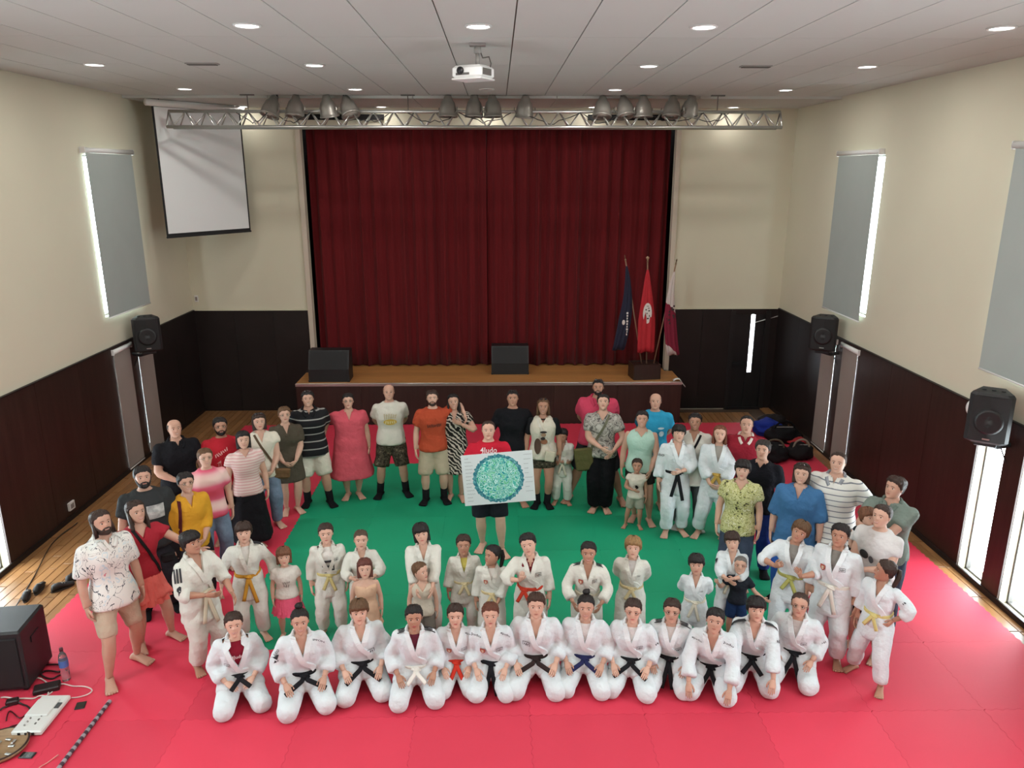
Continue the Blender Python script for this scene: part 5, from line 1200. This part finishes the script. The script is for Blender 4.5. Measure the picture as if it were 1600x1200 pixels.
P('girl with auburn hair in white judogi with yellow belt, hands joined', 1126, 664, 1.57, gi(v=.13, vw=.05), GP, GC, gi=dict(belt='#b99a4c', ends=.1), under=tee('#9a958d', e=.004), hair='#6b3d28', style='long', hlen=-.6, skin=SK1, smile=.2, arms='front', fL=(.08, -.03), fR=(.12, .0))
P('man in dark red polo shirt with white collar', 1168, 649, 1.71, polo('#871f2e', e=.016), dict(k='trousers', c='#2a2a32'), GS, hair=DK, style='receding', skin=SK2, smile=.4, bw=1.1, aR='down', aL='back', extra=[collar('#cfc3bb')], seed=2)
P('dark-haired man in navy t-shirt and blue tracksuit trousers', 1194, 687, 1.70, tee('#15151c', v=(.27, .03), e=.014), dict(k='trousers', c='#23357a'), GS, hair='#2b2624', style='short', skin=SK2, smile=.0, turn=-.15, feet='shoe', arms='down', long_face=True)
P('woman with short dark hair in yellow-green floral top and grey jeans', 1162, 718, 1.58, tee(m_yelflor, hem=-.08, sl=.5, v=(.255, .045), e=.016), dict(k='trousers', c=m_jeansd), GS, hair=DK, style='fringe', skin=SK1, smile=.1, turn=-.05, arms='down', fL=(.06, 0), fR=(.06, 0))
P('woman with shoulder-length hair in loose blue blouse, sunglasses on her head', 1255, 723, 1.66, dict(k='blouse', c='#3f6a94', hem=-.09, sl=1.1, e=.02), dict(k='trousers', c='#2d57a8'), GS, hair=BR, style='bob', skin=SK1, smile=1, shades=True, turn=-.1, feet='shoe', bw=1.05)
P('big man in white polo shirt with thin grey stripes', 1312, 706, 1.78, polo(m_whtstr, hem=-.09, e=.018), dict(k='shorts', c='#84707a', to=.95), GS, hair=BR, style='receding', skin=SK1, smile=1, bw=1.16, belly=.3, turn=-.15, aR='back', aL=(.2, .1, .05), extra=[collar('#8c9096')])
P('man in grey-green polo shirt and jeans hugging the woman in white', 1404, 745, 1.74, polo('#707c74', e=.016), dict(k='trousers', c=m_jeansd), GS, hair=BR, style='quiff', skin=SK2, smile=.5, bw=1.06, turn=-.35, hy=-.25, feet='shoe', aR=(.02, .24, .17, .8, .2, -.8), aL=(-.05, .22, .16, .9, .2, -.7), extra=[collar('#66726a')])
P('woman in white t-shirt with black print carrying a child on her arm', 1383, 788, 1.63, tee('#cfcccb', hem=-.08, sl=.45, e=.014), dict(k='shorts', c='#17171c', to=.9), GS, hair=BR, style='bun', skin=SK1, smile=1, turn=-.45, aL=(.0, .15, .10), aR=(.0, .17, .07), extra=[blob(-.03, .17, .06, .06, '#2a2a2c'), blob(.015, .15, .03, .05, '#55555a')])
P('small child in black and white top with arms round the woman’s neck', 1355, 792, .95, tee('#1d1c20', sl=.12), dict(k='shorts', c='#2a2a30', to=.8), GC, under=tee('#cfcac6', sl=.8, e=.004), side=.28, hair='#6a4530', style='fringe', skin=SK1, smile=.4, turn=.7, aL=(.15, .2, .27), lift=.56, feet='bare')
# ---- children between the rows
P('girl in judogi with yellow-white belt, hand on hip, looking away', 1390, 876, 1.28, gi(sl=1.5), GP, GC, gi=dict(belt='#c9bb7a', ends=.1, marks=[('sleeve', 1, .45, '~2', .03)]), hair=BR, style='pony', pside=.5, skin=SK3, hy=-1.0, hp=-.15, turn=-.35, aL='hip', aR='down', fL=(.12, -.08), fR=(.14, .03), smile=.2)
P('stocky boy in judogi with white belt and orange shield badge', 1316, 818, 1.48, gi(v=.13, vw=.05), GP, GC, gi=dict(belt='#d6d2c8', marks=[('shield', -.06, .2), ('patch', .06, .215, .036)]), under=tee('#77736d', e=.004), hair=DK, style='short', skin=SK3, smile=.1, bw=1.12, turn=-.2, arms='down')
P('curly-haired boy in judogi making a fist, green-yellow belt', 1258, 815, 1.40, gi(v=.12, vw=.055, sl=1.35), GP, GC, gi=dict(belt='#a2a05a', ends=.1), under=tee('#85807a', e=.004), hair=LB, style='mop', skin=SK3, smile=.6, hr=.3, aR=(.10, .17, .18, 1, .1, -.5, ((-.6, .5, .6), (0, -1, 0), (0, 0, 1), 1.3)), aL=(.08, .2, .16, 1, .1, -.5, ((-.2, .5, .8), (0, -1, 0), (0, 0, 1), .5)), turn=-.1)
P('small boy in judogi standing behind the little boy with glasses', 1143, 830, 1.14, gi(sl=1.5), GP, GC, gi=dict(belt=WHT, marks=[('sleeve', -1, .4, 'bird')]), hair=BR, style='fringe', skin=SK1, smile=.2, hr=-.15, aL=(.02, .2, .14), aR=(.02, .2, .12))
P('little boy in navy t-shirt and glasses with both arms spread', 1158, 868, .92, tee('#22262e', sl=.6), dict(k='shorts', c='#1d3358', to=.9), GC, hair='#6f6a66', style='buzz', skin=SK1, smile=1, glasses='#a05a4a', aL=(.3, .12, .12, .2, -.3, -1), aR=(.24, .14, .24, .2, -.3, -1), hp=-.35)
P('short boy in judogi with hands behind his back', 1088, 865, 1.10, gi(sl=1.3), GP, GC, gi=dict(belt='#d2ccba', marks=[('patch', .06, .2, .02)]), hair=DK, style='fringe', skin=SK2, smile=.2, arms='back', hr=-.08)
P('fair-haired boy in judogi with thin cord necklace and pale belt', 990, 838, 1.22, gi2(v=.14, vw=.05), GP2, GC, gi=dict(belt='#bfae86', ends=.1, marks=[('patch', .06, .2, .022)]), under=tee('#b9b4b0', e=.004), hair=BLN, style='mop', skin=SK1, smile=.1, arms='back')
P('girl in judogi with red shield, hands on the kneeling girl’s shoulders', 920, 846, 1.26, gi2(sl=1.75), GP2, GC, gi=dict(belt=WHT, marks=[('shield', -.055, .205), ('patch', .055, .215, .036), ('shoulder', 1, 0), ('shoulder', -1, 0)]), hair=DK, style='tied', skin=SK3, smile=.8, aL=(.11, .17, .06), aR=(.11, .17, .06), lean=.08)
P('boy in judogi with red belt pointing a finger, dark red collar', 822, 833, 1.32, gi2(v=.16, vw=.04, sl=1.5), GP2, GC, gi=dict(belt='#bb3a26', ends=.1, kx=-.05, marks=[('patch', .06, .205, .044)]), under=polo('#6e2028', e=.004), hair=DK, style='short', skin=SK1, smile=.2, hr=-.25, hy=-.15, aR=(.08, .15, .19, 1, .1, -.6, ((-.3, .4, .9), (0, -1, 0), (-1, 0, .2), .9)), aL='down', extra=[])
P('girl in judogi with dark ponytail turning her face away', 772, 851, 1.14, gi2(), GP2, GC, gi=dict(belt='#c7b489', ends=.1, marks=[('shield', -.055, .2)]), under=tee('#c9c5bf', e=.004), hair=DK, style='pony', pside=.6, skin=SK3, smile=.2, hy=-.9, hr=-.1, aL='front', aR='down')
P('boy in judogi over a yellow t-shirt', 724, 835, 1.16, gi2(v=.14, vw=.05), GP2, GC, gi=dict(belt='#cdbf98', ends=.1), under=tee('#b9ae5a', e=.004), hair=BR, style='short', skin=SK3, smile=.5, arms='down')
P('child with black bobbed hair in judogi holding the toddler in front', 655, 817, 1.30, gi2(sl=1.7), GP2, GC, gi=dict(belt=WHT, nobelt=True), hair=DK, style='bobfringe', skin=SK1, smile=.2, hr=-.15, aL=(.06, .22, .05), aR=(.07, .22, .05))
P('toddler girl in cream vest looking sideways in front of the bobbed child', 653, 878, 1.0, dict(k='tank', c='#c3b9a8', hem=-.06), dict(k='shorts', c='#6d675f', to=.9), GC, hair=LB, style='bun', skin=SK1, smile=.1, hy=.8, arms='down')
P('crop-haired boy in judogi with hands on the headband girl’s shoulders', 563, 827, 1.18, gi2(sl=1.75), GP2, GC, gi=dict(belt=WHT, nobelt=True), hair='#4a3a2d', style='buzz', skin=SK1, smile=.1, aL=(.09, .19, .14), aR=(.09, .19, .14))
def headband(g):
    b = MB(); pts = [(math.sin(a)*.375, -math.cos(a)*.16*0-.1, .05+math.cos(a)*.46) for a in np.linspace(-1.45, 1.45, 17)]; b.tube(pts, [(.03, .014)]*17, 6, up=(0, 1, 0)); v, f = mb_faces(b); link('headband', arr_mesh('headband', frame_xf(g, v), f, [cloth('#cf9f98', .3)]), g.root)
P('small girl with pink headband in peach sleeveless dress', 569, 872, 1.04, dict(k='dress', c='#cba68b', hem=-.2, flare2=.04, sl=0, hi=.26), None, GC, hair='#5a2f26', style='bob', skin=SK1, smile=.1, extra=[headband], arms='down')
P('girl in open judogi over white t-shirt with black print', 508, 817, 1.26, gi2(v=.10, vw=.082), GP2, GC, gi=dict(belt='#c2b47c', ends=.13, marks=[('patch', .068, .21, .034)]), under=tee('#cfcac4', e=.004), hair=BR, style='tied', skin=SK1, smile=.1, arms='down', extra=[blob(0, .205, .085, .02, '#26262a', rect=True, under=True, off=.012), blob(0, .13, .10, .075, '#26262a', rect=True, under=True, off=.012)])
P('tiny girl in white t-shirt with grey drawing and pink tulle skirt', 442, 854, 1.02, tee('#d2ccc4', sl=.5, hem=-.03, e=.016), None, GC, hair='#6b4631', style='bobfringe', skin=SK1, smile=.1, arms='down', extra=[skirt_tulle('#dc5c78', -.22, .07, 3), txt('~4', .0, .17, .08, '#8d8782', rot=.1), txt('~3', .0, .13, .07, '#8d8782', rot=-.1)])
P('boy in judogi with knotted orange belt behind the front row', 379, 815, 1.32, gi2(v=.12, vw=.05), GP2, GC, gi=dict(belt='#c08a32', ends=.22, marks=[('shoulder', 1, 0)]), under=tee('#cbc6bf', e=.004), hair=BR, style='fringe', skin=SK1, smile=.5, arms='wide')
P('dark-haired boy in judogi turned sideways, grey mark on the sleeve', 293, 830, 1.48, gi2(sl=1.3), GP2, GC, gi=dict(belt='#cdc3ab', ends=.22, marks=[('sleeve', -1, .25, 'stripes'), ('sleeve', -1, .8, 'bird', .06, 0)]), hair=DK, style='fringe', skin=SK3, smile=.3, turn=.55, hy=.05, aL=(.12, .2, .05), aR=(.04, .16, .1), fL=(.1, -.02), fR=(.04, .04))
# ---- kneeling front row
def K_(label, u, v, h, **k):
    a = dict(kneel='seiza', lean=.15, arms='thigh', skin=SK1); a.update(k); b = dict(sl=1.72, cuff=.05); b.update(a.pop('jacket', {})); return P(label, u, v, h, gi(**b), GP, GK, **a)
K_('kneeling woman in open judogi over dark red judo t-shirt, first in the front row', 363, 956, 1.42, jacket=dict(v=.10, vw=.08), under=tee('#7c1a2c', e=.005), gi=dict(belt=BLK, ends=.03, marks=[('patch', -.068, .165, .034)]), hair=BR, style='tied', smile=.9, arms='thighin', extra=[txt('4Judo', .0, .222, .075, '#d8c6c8', off=.012, under=True)], lean=.12)
K_('kneeling smiling woman with hair bun and IPPON on the shoulder', 467, 951, 1.50, gi=dict(belt=BLK, ends=.05, spread=.1, marks=[('shtext', 1, 0, 'IPPON'), ('sleeve', -1, .55, '4', .05), ('sleeve', -1, .3, 'JUDO', .06, 1.3)]), hair=DK, style='topbun', smile=1, skin=SK2)
K_('kneeling young man with brown fringe and a boxed chest mark', 560, 936, 1.48, gi=dict(belt=BLK, ends=.08, spread=.09, marks=[('patch', .055, .165, .05, .1)]), hair=LB, style='fringe', smile=.2, jacket=dict(v=.2), bw=1.05)
K_('kneeling woman with black shoulder stripes and white belt', 646, 945, 1.45, gi=dict(belt='#dad6ce', ends=.05, marks=[('shoulder', 1, 0), ('shoulder', -1, 0)]), under=tee('#5e2433', e=.003), hair=DK, style='tied', smile=.4, skin=SK3)
K_('kneeling girl with bright red belt and shield badge', 711, 943, 1.34, gi=dict(belt='#cf3a2b', ends=.17, spread=.05, marks=[('shield', -.05, .185), ('patch', .058, .19, .038), ('shtext', 1, 0, '4Judo')]), hair=BR, style='tied', smile=.1, spread=.095)
K_('kneeling red-haired girl with long black belt ends and shield badge', 766, 941, 1.40, gi=dict(belt=BLK, ends=.27, spread=.035, marks=[('shield', -.055, .185), ('patch', .06, .19, .042), ('shtext', 1, 0, '4Judo'), ('shtext', -1, 0, 'Judo')]), hair=AUB, style='tied', smile=.2, spread=.1)
K_('kneeling boy with short dark hair and brown belt', 838, 926, 1.51, gi=dict(belt='#2c2120', ends=.05, spread=.1, marks=[('patch', -.06, .185, .046)]), hair='#3a2419', style='short', smile=.1, bw=1.05, spread=.125)
K_('kneeling girl with messy top bun and navy blue belt', 916, 929, 1.47, gi=dict(belt='#22264d', ends=.06, spread=.09, marks=[('sleeve', -1, .5, 'JUDO', .07, 1.4)]), under=tee('#cfcac8', e=.003), hair=DK, style='topbun', smile=.9, skin=SK2, jacket=dict(v=.15, vw=.045))
K_('kneeling girl with glasses and a square chest mark, sleeve badges', 990, 935, 1.43, gi=dict(belt=BLK, ends=.08, spread=.09, marks=[('patch', .055, .185, .04), ('sleeve', 1, .6, '~2', .03), ('sleeve', -1, .6, '~2', .03)]), under=tee('#cfcac8', e=.003), hair=BR, style='tied', smile=.2, glasses='#8a4a3c', jacket=dict(v=.18))
K_('kneeling teenager with glasses and black shoulder stripes, long belt end', 1051, 935, 1.40, gi=dict(belt=BLK, ends=.24, spread=.03, marks=[('shoulder', 1, 0), ('shoulder', -1, 0), ('patch', .058, .16, .042, .15)]), under=tee('#c5bfbb', e=.003), hair=BR, style='tied', smile=.2, glasses='#3a2a28', skin=SK2)
K_('kneeling boy leaning forward with judo lettering on both shoulders', 1120, 950, 1.46, gi=dict(belt=BLK, ends=.2, spread=.07, marks=[('shtext', -1, 0, '4Judo'), ('shtext', 1, 0, 'Judo')]), hair=DK, style='short', smile=.3, lean=.36, arms='floor', hp=-.3, seed=4, skin=SK2, hr=.06)
K_('kneeling boy with black shoulder bands, hands near the mat', 1182, 932, 1.48, gi=dict(belt=BLK, ends=.05, marks=[('shband', 1, 0), ('shband', -1, 0), ('sleeve', 1, .5, '~3', .04)]), hair=DK, style='fringe', smile=.2, lean=.28, arms='floor', hp=-.25, hy=.1, turn=.1)
K_('kneeling man with glasses and black belt, last in the front row', 1252, 926, 1.44, gi=dict(belt=BLK, ends=.2, spread=.05, marks=[('patch', .055, .17, .036), ('sleeve', 1, .7, '~3', .035)]), under=tee('#b5aeaa', e=.003), hair='#3c2a22', style='receding', smile=.3, glasses='#2a2220', skin=SK2, lean=.2, turn=-.05, jacket=dict(v=.16, vw=.046), bw=1.05)
run_jobs()
for g in PEOPLE: finish(g)
# ---- the painted board held by the man in red
hr_ = HOLD.root; fdir = Vector((math.sin(hr_.rotation_euler[2]), -math.cos(hr_.rotation_euler[2]), 0)); by = (hr_.location+fdir*(.185*HOLD.S+.06)).y
PC = [on_y(*q, by) for q in ((720, 713), (832, 704), (838, 780), (725, 790))]
c = sum(PC, Vector())/4; PWd = (PC[1]-PC[0]).length; PHt = (PC[0]-PC[3]).length
pb = tag(empty('painted_board', c), 'white board with a big blue-green painted circle, held up in the middle', 'painting'); pb.rotation_euler = (-.05, -.075, hr_.rotation_euler[2])
boxo('board', (0, 0, 0), (PWd, .012, PHt), mat('board_white', '#d3d8da', .6), pb)
m_art = ramp_mat('blue_green_swirl_paint', 'noise', 8, [(0, '#1f6f8f'), (.36, '#4fb6a6'), (.44, '#bfe3df'), (.5, '#2f9a86'), (.56, '#a6dcd4'), (.62, '#5fc07c'), (.7, '#2a86a8')], distort=3)
m_ring = ramp_mat('teal_ring_paint', 'noise', 25, [(0, '#2d6f80'), (.5, '#4f8f96'), (.6, '#7ab5bb')], distort=1)
R0 = PHt*.478; cx0 = .0
b = MB(); n = 96; a = np.linspace(0, 2*PI, n, endpoint=False); rag = 1+.02*np.sin(31*a)+.018*np.sin(47*a+1)+rng.normal(0, .012, n)
b.loft([np.stack([cx0+np.cos(a)*R0*q*(rag if q == 1 else 1), np.full(n, -.0072), np.sin(a)*R0*q*(rag if q == 1 else 1)], 1) for q in (1, .86)], False); b.build('ring', m_ring, pb)
b = MB(); b.loft([np.stack([cx0+np.cos(a)*R0*q, np.full(n, -.0070), np.sin(a)*R0*q], 1) for q in (.87, .001)], False); b.build('disc', m_art, pb)
b = MB()
for side in (-1, 1):
    for k in range(13 if side < 0 else 9):
        x0 = side*PWd*.43-(.0 if side < 0 else .05); z = PHt*(.43-.07*k*(1 if side < 0 else 1.3)); L = random.uniform(.04, .1)
        if abs(z) > PHt*.46: continue
        b.tube([(x0+L*t-(.02 if side < 0 else 0), -.0072, z+.006*math.sin(9*t*3+k)) for t in np.linspace(0, 1, 9)], .0014, 4)
b.build('signatures', mat('pencil_grey', '#55595c', .8), pb)
# ================================================================ things lying about
def pt(u, v, z=None): return on_z(u, v, MZ if z is None else z)
def cable(pts, r, col, label, z=None, name='cable'):
    P_ = [pt(u, v, z) for u, v in pts]; o = P_[0]; q = []
    for i in range(len(P_)-1):
        p0, p1, p2, p3 = P_[max(0, i-1)], P_[i], P_[i+1], P_[min(len(P_)-1, i+2)]
        for t in np.linspace(0, 1, 6, endpoint=False): q.append(.5*((2*p1)+(p2-p0)*t+(2*p0-5*p1+4*p2-p3)*t*t+(3*p1-p0-3*p2+p3)*t**3))
    q.append(P_[-1]); q = [np.array(x-o)+[0, 0, r+.006*(1+math.sin(i*.7))] for i, x in enumerate(q)]
    return tag(MB().tube(q, r, 6).build(name, mat('cable_'+col.strip('#'), col, .5), None, True, loc=o), label, 'cable')
# black bass speaker at the picture edge
a = pt(42, 1083); hS = on_y(41, 990, a.y).z-MZ
sb = tag(empty('bass_speaker', (a.x-.28, a.y+.24, MZ), .12), 'black bass speaker cabinet at the picture edge on the mat', 'loudspeaker')
boxo('cabinet', (0, 0, hS/2+.01), (.54, .5, hS-.02), m_spk, sb, bev=.02)
boxo('grille', (0, -.255, hS/2), (.46, .02, hS*.8), m_grille, sb, bev=.008)
boxo('handle', (.272, 0, hS*.7), (.012, .16, .06), m_blackplastic, sb)
for s in (-1, 1):
    for t in (-1, 1): boxo('foot', (s*.22, t*.2, .006), (.04, .04, .012), m_blackplastic, sb)
# water bottle
p = pt(104, 1062); bt = tag(empty('water_bottle', p), 'clear plastic water bottle with blue label and dark cap on the red mat', 'bottle')
m_pet = mat('clear_plastic', '#e6eef2', .08, trans=.9); m_water = mat('bottle_label_blue', '#4b6aa8', .4); hb = on_y(104, 1012, p.y).z-MZ; q = hb/.30
MB().lathe([(.0, 0), (.03, 0), (.036, .01), (.036, .08), (.033, .10), (.036, .12), (.036, .2), (.03, .235), (.014, .262), (.013, .275), (.0, .276)], 18).build('bottle_body', m_pet, bt, True).scale = (1.1, 1.1, q)
MB().lathe([(.0375, .13), (.038, .135), (.038, .185), (.0375, .19), (.036, .19), (.036, .13)], 18, caps=False).build('label_sleeve', m_water, bt, True).scale = (1.1, 1.1, q)
MB().lathe([(.0, .298), (.015, .297), (.016, .27), (.0, .27)], 14).build('cap', mat('dark_red_cap', '#4a1c28', .4), bt, True).scale = (1.1, 1.1, q)
# white flat device
ws = [pt(25, 1146), pt(70, 1150), pt(116, 1092), pt(52, 1100)]; c = sum(ws, Vector())/4; dv = ws[2]-ws[1]; L = dv.length; an = math.atan2(dv.y, dv.x)
wd = tag(empty('sound_mixer', (c.x, c.y, MZ), an), 'flat white audio mixer with cables plugged in, lying on the red mat', 'mixer')
boxo('case', (0, 0, .03), (L, .26, .05), mat('device_white', '#cfd0cc', .5), wd, bev=.012); boxo('raised_panel', (L*.12, .02, .06), (L*.45, .2, .02), mat('device_white', '#cfd0cc', .5), wd, bev=.006)
boxo('display', (L*.18, -.1, .058), (.07, .04, .008), mat('grey_screen', '#4a4d50', .3), wd)
for k in range(6): b = MB(); b.lathe([(0, .0), (.008, 0), (.007, .012), (0, .012)], 8); b.build('knob', m_vent, wd, True, loc=(-L*.35+k*.045, .05, .056))
for k in range(4): boxo('button', (-L*.3+k*.05, -.03, .058), (.02, .012, .006), m_wframe, wd)
for k in range(3): boxo('socket', (-L/2-.004, -.06+.06*k, .032), (.008, .02, .02), m_blackplastic, wd)
# phones
for u, v, rz, sz, lb in ((126, 1103, .25, (.085, .10, .01), 'small square black phone lying beside the white mixer'), (43, 1181, -.05, (.12, .07, .012), 'dark rounded phone lying flat below the wooden tray')):
    p = pt(u, v); r = tag(empty('phone', p, rz), lb, 'phone'); boxo('case', (0, 0, sz[2]/2), sz, m_blackplastic, r, bev=.004); boxo('screen', (0, 0, sz[2]+.0006), (sz[0]*.86, sz[1]*.86, .001), m_sunlens, r)
# wooden tray with metal pieces
p = pt(2, 1170); ty = tag(empty('wooden_tray', p), 'round wooden tray at the picture corner', 'tray')
MB().lathe([(0, .004), (.19, .0), (.21, .02), (.215, .045), (.2, .045), (.19, .022), (0, .016)], 36).build('dish', mat('tray_wood', '#8f7455', .5, var=.2, vscale=8, stretch=(1, 8, 1)), ty, True)
MB().lathe([(.2, .043), (.217, .046), (.2, .05), (.2, .043)], 36, caps=False).build('rim', m_dark, ty, True)
for k in range(7):
    a_ = k*.9; r = .05+.012*k; o = boxo('metal_clip', (p.x+r*math.cos(a_)+.04, p.y+r*math.sin(a_), p.z+.028+.003*(k % 3)), (.05, .022, .012), m_alu, rz=a_*1.7, bev=.003)
    tag(o, 'small shiny metal clip in the round wooden tray', 'clip', 'clips in the tray')
# banded strip
A_, B_ = pt(172, 1098), pt(78, 1222); d = B_-A_; L = d.length; an = math.atan2(d.y, d.x)
ls = tag(empty('banded_rod', A_, an), 'long thin rod in grey and dark bands lying slantwise on the red mat', 'rod')
m_b1, m_b2 = mat('band_grey', '#8f8b90', .5), mat('band_dark', '#3a2a34', .5); nb_ = 26
mg = [MB().tube([(0, 0, 0), (L/nb_*.98, 0, 0)], .018, 10).mesh('band', m) for m in (m_b1, m_b2)]
for k in range(nb_): link('band', mg[k % 2], ls, (L/nb_*k, 0, .018))
# cables and plugs
cable([(2, 1092), (20, 1092), (46, 1094), (60, 1090), (74, 1088), (76, 1072), (66, 1063), (50, 1062)], .007, '#cfc6c0', 'white cable running from the bass speaker to a white plug')
cable([(60, 1098), (78, 1085), (96, 1071), (120, 1074), (142, 1077), (140, 1086), (112, 1092)], .006, '#d3c4c0', 'white cable looping out over the mat beside the mixer')
cable([(50, 1042), (62, 1040), (96, 1042), (92, 1052), (70, 1050), (66, 1058), (84, 1062), (94, 1056)], .009, '#2a1216', 'tangled black cable between bass speaker and water bottle')
cable([(50, 1036), (58, 1024), (76, 1020), (74, 1030), (60, 1034), (76, 1038)], .007, '#2a1216', 'thin black cable forming a loop behind the bass speaker')
cable([(10, 1128), (16, 1112), (30, 1124), (40, 1118), (34, 1130), (14, 1140), (6, 1152)], .006, '#4a1218', 'dark red thin cable curled beside the mixer')
cable([(0, 1112), (14, 1104), (28, 1100), (40, 1104), (50, 1112)], .008, '#2b2322', 'black cable running into the mixer from the picture edge')
cable([(60, 1204), (72, 1194), (92, 1182)], .005, '#d38a80', 'short pale pink cord on the mat below the phone')
cable([(-2, 1000), (10, 975), (34, 935), (60, 890), (82, 850), (106, 830), (121, 818)], .007, '#1c1714', 'black cable running along the parquet to the wall socket', FLZ)
cable([(-2, 988), (20, 985), (44, 982), (58, 986), (50, 996), (36, 1000)], .007, '#1c1714', 'black cable crossing the parquet edge above the bass speaker', FLZ)
for u, v, sz, col, lb in ((44, 1066, (.05, .09, .05), '#d6d2cc', 'white plug block on the mat by the bass speaker'), (74, 1078, (.22, .12, .05), '#221416', 'black power adapter block between bass speaker and bottle'), (20, 1100, (.10, .07, .05), '#261a1b', 'small black adapter beside the bass speaker front')):
    p = pt(u, v); r = tag(empty('power_adapter', p, .4), lb, 'adapter'); boxo('housing', (0, 0, sz[2]/2), sz, mat('adapter_'+col.strip('#'), col, .45), r, bev=.01); boxo('inlet', (sz[0]/2, 0, sz[2]/2), (.012, .02, .018), m_wframe, r)
# shoes by the wall
def shoe(u, v, rz, label):
    p = pt(u, v, FLZ); r = tag(empty('shoe', p, rz), label, 'shoe', 'shoes on the parquet'); r.scale = (.85,)*3
    rings = []; a = np.linspace(0, 2*PI, 14, endpoint=False)
    for t, w, h in ((-.14, .025, .05), (-.12, .04, .10), (-.04, .042, .105), (.03, .042, .08), (.09, .047, .06), (.14, .04, .045), (.155, .02, .03)): rings.append(np.stack([np.cos(a)*w, np.full(14, t), .012+np.maximum(0, (.5+.5*np.sin(a))*h)], 1))
    MB().loft(rings).build('upper', mat('shoe_black', '#1a1716', .6), r, True)
    rings = [np.stack([np.cos(a)*.047, np.sin(a)*.155, np.full(14, z)], 1) for z in (0, .016)]; MB().loft(rings).build('sole', mat('shoe_sole', '#3b302a', .8), r)
    for k in range(3): boxo('lace', (0, .0+.03*k, .1-.014*k), (.05, .008, .006), m_vent, r)
shoe(42, 934, .4, 'black shoe lying on the parquet nearer the picture edge'); shoe(62, 922, .2, 'black shoe on the parquet leaning to its twin by the cable'); shoe(98, 920, -.7, 'dark shoe on the parquet next to the bearded man'); shoe(118, 905, -.4, 'dark shoe half behind the man in the patterned shirt')
# bags and clothes heaped by the wall behind the judogi children
def heap(name, u, v, r3, col, label, cat, seed, strap=None):
    p = pt(u, v); b = MB(); b.ell((0, 0, 0), (1, 1, 1), 28, 18); V = b.v[0]
    for i, q in enumerate(V):
        n_ = mnoise.noise(Vector(q)*1.7+Vector((seed, 0, 0)))*.28+mnoise.noise(Vector(q)*4+Vector((0, seed, 0)))*.10; V[i] = q*(1+n_)
    V = V*np.array(r3); V[:, 2] = np.maximum(V[:, 2]+r3[2]*.8, 0); b.v[0] = V
    r = tag(empty(name, p), label, cat); b.build('body', cloth(col, .5), r, True)
    if strap:
        pts = [(r3[0]*.6*math.cos(t), -r3[1]*.3, r3[2]*(1.5+.9*math.sin(t))) for t in np.linspace(-.2, PI+.2, 14)]; MB().tube(pts, [(.018, .005)]*14, 6).build('strap', cloth(strap, .3), r, True)
        pts = [(x, -r3[1]*.2, r3[2]*1.72) for x in np.linspace(-r3[0]*.6, r3[0]*.6, 6)]; MB().tube(pts, .008, 5).build('zip', m_vent, r)
heap('jacket', 1198, 678, (.28, .24, .16), '#1d2f86', 'crumpled bright blue jacket on the heap by the wall', 'jacket', 1)
heap('sports_bag', 1222, 690, (.30, .22, .17), '#161517', 'black sports bag behind the blue jacket with strap', 'bag', 2, '#0f0f10')
heap('sports_bag', 1205, 718, (.28, .24, .16), '#19181b', 'low black sports bag at the front of the heap by the wall', 'bag', 3, '#5a5648')
heap('sports_bag', 1248, 716, (.22, .2, .15), '#1c1a1b', 'small black bag nearest the taupe blinds', 'bag', 4, '#8d8678')
heap('towel', 1244, 694, (.16, .14, .08), '#a03234', 'crumpled red towel among the black bags', 'towel', 5)
heap('jacket', 1205, 668, (.3, .2, .14), '#211c1b', 'dark jacket at the back of the heap below the black door', 'jacket', 6)
